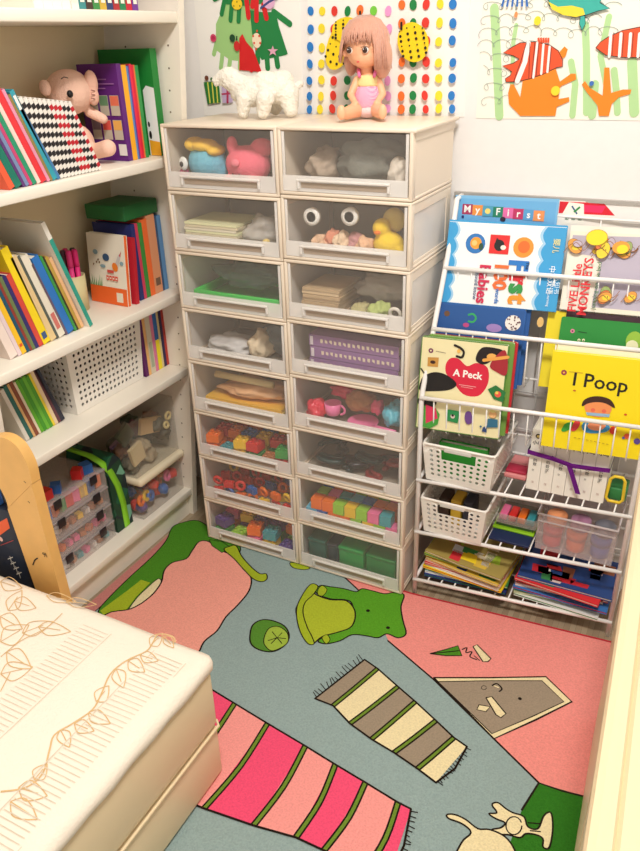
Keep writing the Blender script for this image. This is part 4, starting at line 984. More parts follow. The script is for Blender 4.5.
# perforated baskets
def basket(name, O, Xv, Yv, w, d_, h, label, taper=.06, nx=11, nz=7, nxs=6, handle=False, hr=.0028, rim=.006, zlo=.012):
    """front face from O along Xv (width w); Yv points to the back"""
    r = thing(name, O+Xv*w/2+Yv*d_/2, label, 'basket')
    M_ = plas(246, 240, 230); D_ = pm('basket_hole_shade', srgb(70, 58, 48), .9)
    t = taper*h
    def f(a_, b_, c_):   # a in 0..w along X, b in 0..d along Y, c height; walls flare upward
        k = (c_/h)*t
        return O+Xv*(a_+(k if a_ > w/2 else -k) * (abs(a_-w/2)/(w/2)))+Yv*(b_+(k if b_ > d_/2 else -k)*(abs(b_-d_/2)/(d_/2)))+V3((0, 0, c_))
    w0 = w-2*t; 
    def wall(P, Q, nu, nv, cut=None):
        """grid wall with real square-ish octagonal holes between P(u,0) and heights"""
        bm = bmesh.new(); L = 1.0
        def pt(u, c_): return P(u, c_)
        z0_, z1_ = zlo, h-rim-.003
        us = [.06+.88*i/nu for i in range(nu+1)]; zz = [z0_+(z1_-z0_)*j/nv for j in range(nv+1)]
        vs = {}
        def g(u, c_):
            k = (round(u, 5), round(c_, 6))
            if k not in vs: vs[k] = bm.verts.new(pt(u, c_))
            return vs[k]
        def quad(u0, c0, u1, c1):
            try: bm.faces.new((g(u0, c0), g(u1, c0), g(u1, c1), g(u0, c1)))
            except ValueError: pass
        U_ = [0]+us+[1]; Zz = [0]+zz+[h]
        for i in range(len(U_)-1):
            for j in range(len(Zz)-1):
                u0, u1, c0, c1 = U_[i], U_[i+1], Zz[j], Zz[j+1]
                inner = 0 < i < len(U_)-2 and 0 < j < len(Zz)-2
                um = (u0+u1)/2
                if cut and cut[0] < um < cut[1] and c1 > cut[2] and j < len(Zz)-2: continue
                if not inner: quad(u0, c0, u1, c1); continue
                Wd = (P(u1, c0)-P(u0, c0)).length; Hd = c1-c0; ru, rc = hr/Wd*(u1-u0), hr
                cu, cc = (u0+u1)/2, (c0+c1)/2
                out = [(u0, c0), (cu, c0), (u1, c0), (u1, cc), (u1, c1), (cu, c1), (u0, c1), (u0, cc)]
                angs = [225, 270, 315, 0, 45, 90, 135, 180]
                ins = [(cu+ru*math.cos(math.radians(q)), cc+rc*math.sin(math.radians(q))) for q in angs]
                gi = [bm.verts.new(pt(*p)) for p in ins]; go = [bm.verts.new(pt(*p)) for p in out]
                for k in range(8): bm.faces.new((go[k], go[(k+1) % 8], gi[(k+1) % 8], gi[k]))
        bmesh.ops.remove_doubles(bm, verts=bm.verts[:], dist=.00002)
        bmesh.ops.recalc_face_normals(bm, faces=bm.faces[:])
        geo = bmesh.ops.solidify(bm, geom=bm.faces[:], thickness=.0018)
        return bm
    b = MB()
    cut = (.3, .72, h*.68) if handle else None
    b.bm(wall(lambda u, c_: f(u*w, 0, c_), 0, nx, nz, cut), M_)
    b.bm(wall(lambda u, c_: f(u*w, d_, c_), 0, nx, nz, cut), M_)
    b.bm(wall(lambda u, c_: f(0, u*d_, c_), 0, nxs, nz), M_)
    b.bm(wall(lambda u, c_: f(w, u*d_, c_), 0, nxs, nz), M_)
    b.add([f(0, 0, .001), f(w, 0, .001), f(w, d_, .001), f(0, d_, .001)], [(0, 1, 2, 3)], M_)
    b.build('body', r)
    b = MB(); pts = [f(0, 0, h), f(w, 0, h), f(w, d_, h), f(0, d_, h)]
    rr = []
    for i_ in range(4):
        p_, q_, s_ = pts[i_-1], pts[i_], pts[(i_+1) % 4]
        for tt in range(5):
            a0 = q_+(p_-q_).normalized()*.012; a1 = q_+(s_-q_).normalized()*.012; u = tt/4
            rr.append(a0*(1-u)**2+q_*2*u*(1-u)+a1*u*u)
    b.tube(rr, rim*.55, M_, 8, close=True); b.build('rim', r)
    if handle:
        b = MB(); b.bbox(V3((-1, -1, -1))*0, V3((w*.42, .003, h*.10)), plas(225, 222, 214), .001)
        b.v = [f(.3*w, 0, h*.9)+Xv*v.x-Yv*(v.y+.0005)+V3((0, 0, v.z-h*.02)) for v in b.v]; b.build('handle_grip', r)
    return r
p0_ = at(76, 413, z=z4); p1_ = at(144, 377, z=z4)
bxv = V3((0, 1, 0))
basket('basket', V3((-.742, -.262, z4+.001)), V3((0, 1, 0)), V3((-1, 0, 0)), .246, .135, .182, 'long white perforated basket on the fourth shelf of the bookcase', .05, 15, 10, 8, hr=.0044)
crumple('cloth_bundle', (-.81, -.14, z4+.085), (.050, .095, .07), cloth(70, 62, 58), 'dark cloth bundle inside the long white basket', 'cloth', 7, None, .2)  # added dark filling, its colour stands in for shade behind the basket holes
ups(-.010, -.735, z4, [
    (.012, .172, (96, 30, 96), 'dark purple book right of the white basket on the fourth shelf'),
    (.010, .17, (246, 190, 120), 'thin orange-cream book right of the purple one on the fourth shelf'),
    (.019, .176, (226, 214, 190), 'cream book standing on the fourth shelf near the drawers', {'mark': [(.1, .5, (180, 190, 160))]}),
    (.011, .176, (232, 130, 170), 'pink thin book on the fourth shelf near the drawers'),
    (.015, .176, (40, 110, 190), 'blue and yellow book on the fourth shelf near the drawers', {'bands': [(0, .48, C(250, 230, 40))]}),
    (.008, .176, (226, 206, 150), 'pale yellow thin book on the fourth shelf near the drawers'),
    (.011, .176, (46, 34, 80), 'dark indigo book on the fourth shelf near the drawers'),
    (.010, .174, (190, 60, 50), 'thin red book last on the fourth shelf by the drawers')], 'upright books at the right of the fourth shelf', .12)
# --- bottom shelf
z5 = ZS[4]
CL = clear(224, 212, 206, .15)
def organizer(k, zc):
    y0_, y1_ = -.43, -.196; x1_, x0_ = -.756, -.93
    h = .057; z0_ = zc
    r = thing('organizer_case', ((x0_+x1_)/2, (y0_+y1_)/2, z0_), ['lowest', 'second from bottom', 'third from bottom', 'topmost'][k]+' clear compartment case in the stack on the bottom shelf', 'organizer case', 'stacked clear organizer cases')
    b = MB(); b.bbox((x0_, y0_, z0_), (x1_, y1_, z0_+.002), CL, .0006)
    b.box((x1_-.0015, y0_, z0_+.002), (x1_, y1_, z0_+h-.012), CL); b.box((x0_, y0_, z0_+.002), (x0_+.0015, y1_, z0_+h-.012), CL)
    b.box((x0_, y0_, z0_+.002), (x1_-.002, y0_+.0015, z0_+h-.012), CL); b.box((x0_, y1_-.0015, z0_+.002), (x1_-.002, y1_, z0_+h-.012), CL)
    b.box((x1_-.055, y0_+.002, z0_+.002), (x1_-.054, y1_-.002, z0_+h-.016), CL)
    for q in range(1, 3): b.box((x0_+.002, y0_+(y1_-y0_)*q/3, z0_+.002), (x1_-.002, y0_+(y1_-y0_)*q/3+.001, z0_+h-.016), CL)
    b.build('tray', r)
    b = MB(); LM = clear(224, 214, 212, .34); b.bbox((x0_-.001, y0_-.001, z0_+h-.0115), (x1_+.0025, y1_+.001, z0_+h-.0065), LM, .001); b.box((x0_+.01, y0_+.01, z0_+h-.0066), (x1_-.01, y1_-.01, z0_+h-.005), CL); b.build('lid', r)
    for q in (.27, .80) if k != 1 else (.80,):
        yy = y0_+(y1_-y0_)*q
        b = MB(); b.bbox((x1_+.0028, yy-.012, z0_+h-.028), (x1_+.0058, yy+.012, z0_+h-.004), plas(34, 28, 34), .001); b.build('latch', r)
    cols_ = [['teal', 'pink', 'white', 'brown'], ['pink', 'brown', 'orange', 'pink'], ['brown', 'yellow', 'white', 'brown'], ['yellow', 'blue', 'orange', 'green', 'red', 'pink']][k]
    for q in range(9):
        nm = cols_[q % len(cols_)]; yy = y0_+.017+q*.0248; s = .021 if k == 3 else .016
        b = MB(); M = Matrix.Rotation(rnd.uniform(-.5, .5), 3, 'Z')
        b.obox(V3((x1_-.022, yy, z0_+.0026))-M @ V3((s/2, s/2, 0)), M @ V3((s, 0, 0)), M @ V3((0, s, 0)), V3((0, 0, s*(1.6 if k == 3 else .9))), plas(*CN[nm])); tag(b.build('toy_piece'), '%s toy piece in the %s organizer case' % (nm, ['lowest', 'second from bottom', 'third from bottom', 'topmost'][k]), 'toy', '%s pieces in the organizer cases' % nm)
for k in range(4): organizer(k, z5+.0006+k*.0535)
for q, (nm, dy_, sc_) in enumerate((('red', .06, .026), ('blue', .095, .024), ('yellow', .03, .02), ('red', .17, .026), ('blue', .2, .026))):
    b = MB(); M = Matrix.Rotation(q*.7, 3, 'Z'); zz_ = z5+.0006+4*.0535-.003
    b.obox(V3((-.785, -.43+dy_, zz_))-M @ V3((sc_/2, sc_/2, 0)), M @ V3((sc_, 0, 0)), M @ V3((0, sc_, 0)), V3((0, 0, sc_)), plas(*CN[nm])); tag(b.build('toy_brick'), '%s toy brick lying loose on the topmost organizer case' % nm, 'toy', '%s loose bricks on the cases' % nm)
# green box bag with lime strap
r = thing('gift_bag', (-.80, -.17, z5), 'dark green patterned bag with lime green strap on the bottom shelf', 'bag')
dkg = pm('dark_green_print', srgb(20, 52, 46), .6)
nt = dkg.node_tree; vo = nt.nodes.new('ShaderNodeTexVoronoi'); tc = nt.nodes.new('ShaderNodeTexCoord'); rp_ = nt.nodes.new('ShaderNodeValToRGB'); vo.inputs['Scale'].default_value = 26
cr = rp_.color_ramp; cr.interpolation = 'CONSTANT'; cr.elements[0].color = (*srgb(22, 40, 44), 1); cr.elements[1].position = .35; cr.elements[1].color = (*srgb(24, 66, 44), 1)
e_ = cr.elements.new(.62); e_.color = (*srgb(30, 96, 66), 1); e_ = cr.elements.new(.86); e_.color = (*srgb(120, 180, 150), 1)
nt.links.new(tc.outputs['Object'], vo.inputs['Vector']); nt.links.new(vo.outputs['Color'], rp_.inputs['Fac']); nt.links.new(rp_.outputs['Color'], nt.nodes['Principled BSDF'].inputs['Base Color'])
prof = [(-.186, z5+.0008), (-.124, z5+.0008), (-.124, z5+.16), (-.135, z5+.21), (-.155, z5+.235), (-.18, z5+.228), (-.188, z5+.19)]
vs = [V3((x_, y_, z_)) for x_ in (-.90, -.757) for y_, z_ in prof]; n_ = len(prof)
b = MB(); b.add(vs, [tuple(range(n_))[::-1], tuple(range(n_, 2*n_))]+[(i, (i+1) % n_, n_+(i+1) % n_, n_+i) for i in range(n_)], dkg); b.build('body', r)
LM2 = C(134, 206, 40)
sp = [V3((-.7563, -.149, z5+.002)), V3((-.7555, -.151, z5+.08)), V3((-.7555, -.160, z5+.14)), V3((-.757, -.176, z5+.19)), V3((-.762, -.196, z5+.226)), V3((-.79, -.205, z5+.246)), V3((-.86, -.205, z5+.25))]
b = MB()
vs = [];
for p in sp: vs += [p+V3((.001, -.010, 0)), p+V3((.001, .010, 0)), p+V3((-.0014, .010, .0)), p+V3((-.0014, -.010, .0))]
fs = []
for i in range(len(sp)-1):
    for j in range(4): fs.append((i*4+j, i*4+(j+1) % 4, i*4+4+(j+1) % 4, i*4+4+j))
fs += [(0, 1, 2, 3), tuple(range(len(vs)-4, len(vs)))[::-1]]
b.add(vs, fs, LM2, True); b.build('strap', r)
# clear bins with cream lids on the right of the bottom shelf
def clear_bin(z0_, h, label, tag_items, lidc):
    y0_, y1_, x0_, x1_ = -.112, .0845, -.93, -.731
    r = thing('clear_bin', (-.84, -.015, z0_), label, 'storage bin')
    b = MB(); CC = clear(200, 192, 178, .13)
    b.bbox((x1_-.002, y0_+.006, z0_+.002), (x1_, y1_-.006, z0_+h), CC, .0007); b.box((x0_, y0_+.005, z0_), (x0_+.002, y1_-.005, z0_+h), CC)
    b.box((x0_+.003, y0_+.005, z0_), (x1_-.003, y0_+.007, z0_+h), CC); b.box((x0_+.003, y1_-.007, z0_), (x1_-.003, y1_-.005, z0_+h), CC); b.box((x0_+.003, y0_+.008, z0_), (x1_-.003, y1_-.008, z0_+.002), CC)
    b.build('body', r)
    if lidc:
        b = MB(); b.bbox((x0_-.004, y0_, z0_+h+.001), (x1_+.012, y1_+.004, z0_+h+.024), plas(236, 222, 192), .009, 3); b.build('lid', r)
    return r
clear_bin(z5+.001, .108, 'lower clear bin with cream lid and toys inside on the bottom shelf', 0, True)
r = clear_bin(z5+.135, .17, 'upper clear box filled with paper crafts on the bottom shelf', 0, False)
for k, (nm, y_, zz_) in enumerate((('orange', -.09, .026), ('purple', -.088, .008), ('blue', -.05, .02), ('red', -.03, .05), ('yellow', -.068, .03), ('blue', .01, .012), ('pink', .03, .042), ('red', .055, .04), ('brown', .0, .07))):
    if k % 2: crumple('toy_ball', (-.752, y_, z5+.022+zz_), (.018, .016, .016), plas(*CN[nm]), '%s rounded toy in the lower clear bin' % nm, 'toy', 80+k, '%s toys in the lower clear bin' % nm, .15)
    else: ring((-.748, y_, z5+.026+zz_), .012, .006, plas(*CN[nm]), (1, .2, .2), '%s toy ring in the lower clear bin' % nm, 'toy', '%s toy rings in the lower bin' % nm)
for k in range(14):
    crumple('craft_scrap', (-.768-.035*(k % 3), -.084+.0235*(k % 7), z5+.160+.036*(k//5)), (.024, .025, .023), C(*[(96, 92, 74), (150, 110, 84), (70, 74, 64), (176, 160, 130), (110, 70, 84), (84, 96, 80)][k % 6]), ['dull olive', 'brown', 'dark green-grey', 'khaki', 'plum', 'sage'][k % 6]+' crumpled craft scrap in the upper clear box', 'craft', 140+k, 'craft scraps in the upper clear box')
for k in range(12):
    nm = ['red', 'blue', 'purple', 'orange', 'red', 'green'][k % 6]
    crumple('toy_ball', (-.772-.028*(k % 2), -.088+.0142*k, z5+.030+.028*(k % 3)), (.017, .015, .016), plas(*CN[nm]), '%s toy heaped at the back of the lower clear bin' % nm, 'toy', 170+k, '%s toys at the back of the lower bin' % nm, .2)
for k, (y_, zz_, w_, h_, rot, cc, nm) in enumerate(((-.07, .02, .05, .055, .2, (226, 206, 160), 'cream'), (.0, .09, .085, .045, -.3, (232, 196, 140), 'tan'), (-.07, .075, .05, .05, .5, (90, 100, 80), 'dark olive'), (-.01, .02, .06, .05, -.2, (84, 86, 80), 'grey'), (.045, .03, .05, .07, .1, (110, 104, 92), 'taupe'), (-.085, .045, .03, .03, .3, (150, 110, 140), 'mauve'))):
    M = Matrix.Rotation(rot, 3, 'X'); b = MB()
    b.obox(V3((-.755-.012*k, y_-w_/2, z5+.143+zz_)), M @ V3((.010, 0, 0)), M @ V3((0, w_, 0)), M @ V3((0, 0, h_)), C(*cc)); tag(b.build('card_craft'), nm+' card craft piece in the upper clear box', 'craft')
ring((-.742, .062, z5+.25), .010, .004, plas(236, 214, 150), (1, 0, 0), 'cream ring-shaped craft at the right of the upper clear box', 'craft')
ring((-.742, .05, z5+.226), .008, .004, plas(236, 214, 150), (1, 0, .3), 'small cream ring craft below the larger ring, upper clear box', 'craft')
# ---- bentwood frame and navy book box by the bed
WD = pm('light_beech', srgb(232, 180, 104), .42, bump=.05, scale=20, var=.05)
wy = -.585
r = thing('bentwood_frame', (-.60, wy, FZ), 'bent light wooden frame standing between the bed and the bookcase', 'wooden frame')
outer = [(-40, 452), (-20, 440), (0, 437), (14, 444), (23, 456), (29, 470), (32, 484)]
inner = [(-40, 492), (-26, 480), (-12, 476), (-4, 482), (2, 492), (6, 500), (8, 508)]
wpl = Plane((0, wy, 0), (1, 0, 0), (0, 0, 1))
def solid(poly, y0_, y1_, mat):
    tri = tessellate_polygon([[V3((p[0], p[1], 0)) for p in poly]]); n_ = len(poly)
    vs = [V3((p[0], y0_, p[1])) for p in poly]+[V3((p[0], y1_, p[1])) for p in poly]
    fs = [tuple(t) for t in tri]+[tuple(n_+i for i in t[::-1]) for t in tri]+[(i, (i+1) % n_, n_+(i+1) % n_, n_+i) for i in range(n_)]
    bm = bmesh.new(); bv = [bm.verts.new(v) for v in vs]
    for f in fs:
        try: bm.faces.new([bv[i] for i in f])
        except ValueError: pass
    bmesh.ops.recalc_face_normals(bm, faces=bm.faces[:]); return bm
po = [wpl.px(*p) for p in spl(outer, False)]; pi_ = [wpl.px(*p) for p in spl(inner, False)]
b = MB(); b.bm(solid(po+pi_[::-1], wy, wy+.022, WD), WD); b.build('bent_rail', r)
lo = wpl.px(32, 484.5); li = wpl.px(8, 508.5); k0 = wpl.px(58, 582); k1 = wpl.px(34, 583)
def ext(p, q_): t = (FZ-p[1])/(q_[1]-p[1]); return (p[0]+(q_[0]-p[0])*t, FZ)
b = MB(); b.bm(solid([lo, (ext(lo, k0)[0], FZ), (ext(li, k1)[0], FZ), li], wy-.0015, wy+.0225, WD), WD); b.build('leg', r)
a = Art(Plane((0, wy-.0016, 0), (1, 0, 0), (0, 0, 1)))
SCR = C(90, 60, 30)
a.stroke([(24, 481), (26, 483)], SCR, .002); a.stroke([(28, 501), (30, 503)], SCR, .002); a.stroke(spl([(33, 565), (35, 560), (38, 558)], False), BLK, .003)
a.text('9l', 45, 555, .017, BLK, rot=.25)
a.build('mark', r)
r = thing('boxed_book', (-.70, -.56, FZ), 'dark navy boxed book with an orange label behind the bed', 'book')
O = V3((-.76, -.570, .17)); Xn = V3((1, 0, 0)); NB = C(22, 34, 54)
b = MB(); b.bbox((-.76, -.578, FZ), (-.618, -.556, .425), NB, .002); b.build('case', r)
a = Art(Plane((0, -.5782, 0), (1, 0, 0), (0, 0, 1)))
a.poly([(-4, 524), (7, 518), (10, 528), (-1, 536)], C(236, 96, 50)); a.dot(1, 539, .006, C(236, 190, 180))
WT = C(232, 226, 214)
for k in range(4): a.stroke([(8+k*3, 559+k*5), (13+k*3, 557+k*5)], WT, .002); a.stroke([(10+k*3, 556+k*5), (12+k*3, 563+k*5)], WT, .0018)
a.stroke([(1, 545), (14, 540)], C(180, 60, 60), .0015)
a.build('cover_print', r)
b = MB(); b.bbox((-.80, -.574, .4255), (-.68, -.558, .475), C(44, 100, 180), .002); tag(b.build('book', loc=V3((-.74, -.565, .4255))), 'small blue book resting on top of the navy boxed book', 'book')
# ================================================================ WIRE RACK
rx0, rx1 = .022, .492
def ry(x): return .035+.045*(x-.02)/.47      # the rack stands a touch askew
r = thing('wire_rack', (.257, .15, FZ), 'white wire magazine rack with sloping pockets and three shelves', 'rack')
YB = .262
TOPZ = .95
def post(x):
    y = ry(x)
    b = MB()
    top = V3((x-(.014 if x < .2 else .05)*0, y+.185, TOPZ))
    b.tube([(x, y, FZ+.001), (x, y, .535), (x, y+.006, .56), (x, y+.06, .68), (x, y+.115, .79), (x, y+.165, .885), top, (x, YB-.008, TOPZ+.002)], .0058, WIRE, 10)
    b.build('post', r)
    b = MB(); b.tube([(x, YB, FZ+.001), (x, YB, TOPZ)], .0052, WIRE, 10); b.build('post', r)
post(rx0); post(rx1)
SHZ = [.036, .183, .332]
for z in SHZ:
    b = MB(); yl, yr = ry(rx0)-.004, ry(rx1)-.004
    b.tube([(rx0-.004, yl, z), (rx1+.004, yr, z)], .0048, WIRE, 8)
    b.tube([(rx0, YB-.006, z), (rx1, YB-.006, z)], .004, WIRE, 8)
    b.tube([(rx0, yl, z), (rx0, YB, z)], .0045, WIRE, 8); b.tube([(rx1, yr, z), (rx1, YB, z)], .0045, WIRE, 8)
    b.tube([(rx0, (yl+YB)/2, z-.0035), (rx1, (yr+YB)/2, z-.0035)], .0022, WIRE, 6)
    n = 14
    for k in range(1, n):
        x = rx0+(rx1-rx0)*k/n; b.tube([(x, ry(x)-.004, z+.0018), (x, YB-.004, z+.0018)], .0019, WIRE, 6)
    b.build('wire_shelf', r)
# back grid of the lower section
b = MB()
for z in (.1, .25, .40, .45, .5): b.tube([(rx0, YB-.001, z), (rx1, YB-.001, z)], .0018, WIRE, 6)
for k in range(1, 9): x = rx0+(rx1-rx0)*k/9; b.tube([(x, YB+.002, .04), (x, YB+.002, .55)], .0018, WIRE, 6)
b.build('back_grid', r)
# sloping pockets: (front bar height, y offset)
PK_ = [(.548, .000), (.690, .064), (.812, .127)]
for i, (z, dy) in enumerate(PK_):
    b = MB(); yl, yr = ry(rx0)+dy-.003, ry(rx1)+dy-.003
    b.tube([(rx0-.003, yl, z), (rx1+.003, yr, z)], .0050, WIRE, 8)
    dn = (.088, .118, .078)[i]; bk = .058
    for k in range(1, 16):
        x = rx0+(rx1-rx0)*k/16; y = ry(x)+dy-.003
        b.tube([(x, y, z), (x, y+.006, z-dn*.93), (x, y+.012, z-dn), (x, y+bk, z-dn+.003)], .0016, WIRE, 6)
    b.tube([(rx0, ry(rx0)+dy+bk, z-dn), (rx1, ry(rx1)+dy+bk, z-dn)], .0028, WIRE, 6)
    b.tube([(rx0, yl, z), (rx0, yl+bk, z-dn)], .003, WIRE, 6); b.tube([(rx1, yr, z), (rx1, yr+bk, z-dn)], .003, WIRE, 6)
    b.build('pocket', r)
b = MB()
for k in (3, 6, 9, 12): x = rx0+(rx1-rx0)*k/14; b.tube([(x, YB, .5), (x, YB, TOPZ-.03)], .0016, WIRE, 6)
b.tube([(rx0, YB, TOPZ-.03), (rx1, YB, TOPZ-.03)], .003, WIRE, 6)
b.build('back_wire', r)
# ---- display books: each stands in a pocket, leaning back
def front_book(pxL, pxR, pxTop, z_bot, y_at, t, cov, label, group=None, tilt=.32, cw=None, art=None, spine=None, back=0, corner=0):
    """cover faces the room. left/right/top edge by pixel on the leaning plane of the pocket"""
    yaw = .0946
    U_ = V3((math.cos(yaw), math.sin(yaw), 0)); Vd = V3((0, tilt, 1)).normalized()
    Vd = (Vd-U_*Vd.dot(U_)).normalized()
    pl = Plane((.02, y_at, z_bot), U_, Vd)
    ua = pl.px(*pxL)[0]; ub = pl.px(*pxR)[0]; top = pl.px(*pxTop)[1]
    O = pl.P(ua, 0); w_ = ub-ua
    rr = thing('picture_book', O, label, 'book', group)
    k = .0016
    b = MB(); N = pl.N
    if corner:
        cs = [(0, 0), (w_, 0)]+[(w_-corner+corner*math.sin(a_), top-corner+corner*math.cos(a_)) for a_ in (math.pi/2, 1.05, .52, 0)]+[(corner-corner*math.sin(a_), top-corner+corner*math.cos(a_)) for a_ in (0, .52, 1.05, math.pi/2)]
        def plate(h0, h1, mat, ins=0):
            n_ = len(cs); f_ = lambda p: (min(max(p[0], ins), w_-ins), min(max(p[1], ins), top-ins))
            vs = [O+U_*f_(p)[0]+Vd*f_(p)[1]-N*h for h in (h0, h1) for p in cs]
            b.add(vs, [tuple(range(n_)), tuple(range(n_, 2*n_))[::-1]]+[(i, n_+i, n_+(i+1) % n_, (i+1) % n_) for i in range(n_)], mat)
        plate(0, k, cov); plate(t-k, t, cov); b.build('cover', rr)
        b = MB(); plate(k*1.02, t-k*1.02, PAPER, .0012); b.build('pages', rr)
    else:
        b.obox(O, U_*w_, Vd*top, -N*k, cov); b.obox(O-N*(t-k), U_*w_, Vd*top, -N*k, cov); b.obox(O-N*k, U_*k, Vd*top, -N*(t-2*k), spine or cov); b.build('cover', rr)
        MB().obox(O-N*k*1.02+U_*k*1.02+Vd*.002, U_*(w_-k*1.02-.002), Vd*(top-.004), -N*(t-2.04*k), PAPER).build('pages', rr)
    pl2 = Plane(O+N*.00005, U_, Vd)
    if art: a_ = Art(pl2); art(a_, pl2, w_, top); a_.build('cover_print', rr)
    return rr
# row 0, behind everything
def art_my_first(a, pl, w_, h):
    a.poly([pl_ for pl_ in [(.006, .004), (w_-.004, .004), (w_-.004, h-.006), (.006, h-.006)]], C(110, 178, 226), raw=True)
    u0 = pl.px(463, 204)[0]; 
    cols_ = [(170, 50, 90), (236, 150, 70), (80, 160, 190), (30, 130, 100), (230, 110, 170), (196, 50, 100), (90, 160, 210), (236, 150, 90)]
    s_ = .0245
    for k, ch in enumerate('MyFirst'):
        q = k if k < 2 else k+1
        uu, vv = pl.px(467.5+q*10.2, 209.2+q*.95)
        a.poly([(uu-.0115, vv-.011), (uu+.0115, vv-.011), (uu+.0115, vv+.011), (uu-.0115, vv+.011)], C(*cols_[q % 8]), raw=True)
        if ch: a.b.add(*tx(pl, ch, uu, vv, .021, a), C(255, 250, 245))
    uu, vv = pl.px(467.5+20.4, 211.1)
    a.poly([(uu-.0115, vv-.011), (uu+.0115, vv-.011), (uu+.0115, vv+.011), (uu-.0115, vv+.011)], C(80, 160, 190), raw=True); a.poly(ellp(uu, vv, .006, .006), C(250, 220, 120), raw=True)
    a.dot(463, 216.5, .003, C(40, 40, 110)); a.dot(503, 219, .006, C(50, 30, 50), .005)
def tx(pl, s_, u, v, size, a, rot=0, bold=.02):
    vs, fs = glyphs(s_, bold); c, q = math.cos(rot), math.sin(rot); a.h += a.step
    return [pl.P(u+(x*c-y*q)*size, v+(x*q+y*c)*size, a.h) for x, y in vs], fs
def T(a, pl, s_, px, size, mat, rot=0, bold=.02):
    u, v = pl.px(*px); vs, fs = tx(pl, s_, u, v, size, a, rot, bold); a.b.add(vs, fs, mat)
YTILT = .30
front_book((455, 205), (558, 210), (500, 197), .765, .212, .012, C(130, 190, 232), 'pale blue My First book standing behind the others at the top of the rack', art=art_my_first, tilt=.12)
def art_red(a, pl, w_, h):
    a.poly([(0.001, h-.002), (w_-.001, h-.002), (w_-.001, h-.026), (0.001, h-.026)], C(220, 24, 44), raw=True)
    a.poly([pl.px(569, 202), pl.px(584, 204), pl.px(584, 224), pl.px(562, 224), pl.px(561, 216)], C(244, 240, 230), raw=True)
    a.poly([pl.px(584, 205), pl.px(606, 206), pl.px(602, 213), pl.px(584, 212)], C(238, 40, 96), raw=True)
    a.stroke([(572, 206), (577, 214)], C(40, 90, 130), .003); a.stroke([(574, 212), (580, 207)], C(50, 140, 70), .004)
    for k in range(3): T(a, pl, 'BI', (567+k*6.5, 218+k*.3), .010, C(60, 110, 80), math.pi/2, .01)
front_book((559, 205), (662, 212), (600, 202), .765, .224, .01, C(244, 238, 230), 'white book with red top band at the top right of the rack', art=art_red, tilt=.10)
# row 1: large blue and white word book, monkeys book
SKY, DSKY = C(60, 160, 216), C(40, 124, 196)
def art_words(a, pl, w_, h):
    a.poly([(.001, .001), (w_-.001, .001), (w_-.001, h-.004), (.001, h-.004)], C(246, 246, 244), raw=True)
    def scal(side, e0, dep, mat):
        pts = [(e0, .001)]; n_ = 5
        for i_ in range(n_*6+1):
            t_ = i_/(n_*6); pts.append((e0+side*(dep+.008*abs(math.sin(t_*math.pi*n_))), .001+t_*(h-.006)))
        pts.append((e0, h-.005)); a.poly(pts if side < 0 else pts[::-1], mat, raw=True)
    scal(1, .001, .018, C(160, 206, 236)); scal(1, .001, .013, SKY); scal(-1, w_-.001, .044, C(170, 210, 238)); scal(-1, w_-.001, .038, SKY)
    for (px_, col_, in_) in (((475.5, 243.5), (46, 120, 190), (244, 160, 50)), ((523.5, 247.5), (246, 150, 50), (236, 110, 40))):
        u, v = pl.px(*px_); a.poly(ellp(u, v, .0215, .0215), C(*col_), raw=True); a.poly(ellp(u+.001, v+.001, .0125, .013), C(*in_), raw=True)
    u, v = pl.px(475.5, 243.5); a.poly(ellp(u-.002, v+.001, .006, .006), C(250, 200, 120), raw=True); a.poly(ellp(u+.013, v-.006, .005, .008), C(40, 80, 60), raw=True)
    u, v = pl.px(499.5, 244.5); a.poly([(u-.021, v-.020), (u+.021, v-.020), (u+.021, v+.020), (u-.021, v+.020)], C(226, 40, 40), raw=True); a.poly(ellp(u, v-.002, .011, .012), BLK, raw=True); a.poly([(u-.009, v+.004), (u-.007, v+.014), (u, v+.008)], BLK, raw=True); a.poly(ellp(u+.009, v-.006, .006, .005), C(240, 230, 220), raw=True)
    R90 = -math.pi/2
    for ch, px_, cc in (('F', (517.5, 266), (40, 120, 200)), ('i', (518, 275), (236, 90, 40)), ('r', (518, 281), (214, 40, 50)), ('s', (517.5, 289), (50, 150, 70)), ('t', (517, 299), (236, 150, 40))): T(a, pl, ch, px_, .056, C(*cc), R90, .045)
    T(a, pl, '100', (500, 276), .040, C(236, 110, 50), R90, .04); T(a, pl, 'words', (497, 296), .013, C(40, 120, 200), R90, .02)
    T(a, pl, 'Babies', (483, 284), .033, C(206, 40, 80), R90, .03); T(a, pl, 'should know', (476, 285), .012, C(60, 90, 130), R90, .01); T(a, pl, 'The', (527.5, 266), .010, BLK, R90, .01)
    T(a, pl, '婴儿', (556, 246), .015, C(236, 226, 150), R90, .01); T(a, pl, '中英双语', (550.5, 280), .015, C(236, 246, 250), R90, .01); T(a, pl, '认知书', (557, 285), .013, C(220, 238, 250), R90, .0)
    T(a, pl, 'Learning', (548, 300), .008, C(236, 246, 250), R90, .0); u, v = pl.px(540.5, 322); a.poly(ellp(u, v, .007, .011), C(220, 180, 110), raw=True)
front_book((448, 235), (566, 238), (500, 222), .738, .145, .016, SKY, 'large blue and white First 100 word book turned sideways in upper rack pocket', art=art_words, tilt=.30)
MK = [C(244, 214, 60), C(232, 160, 70), C(196, 182, 198), C(160, 180, 110), C(228, 120, 60)]
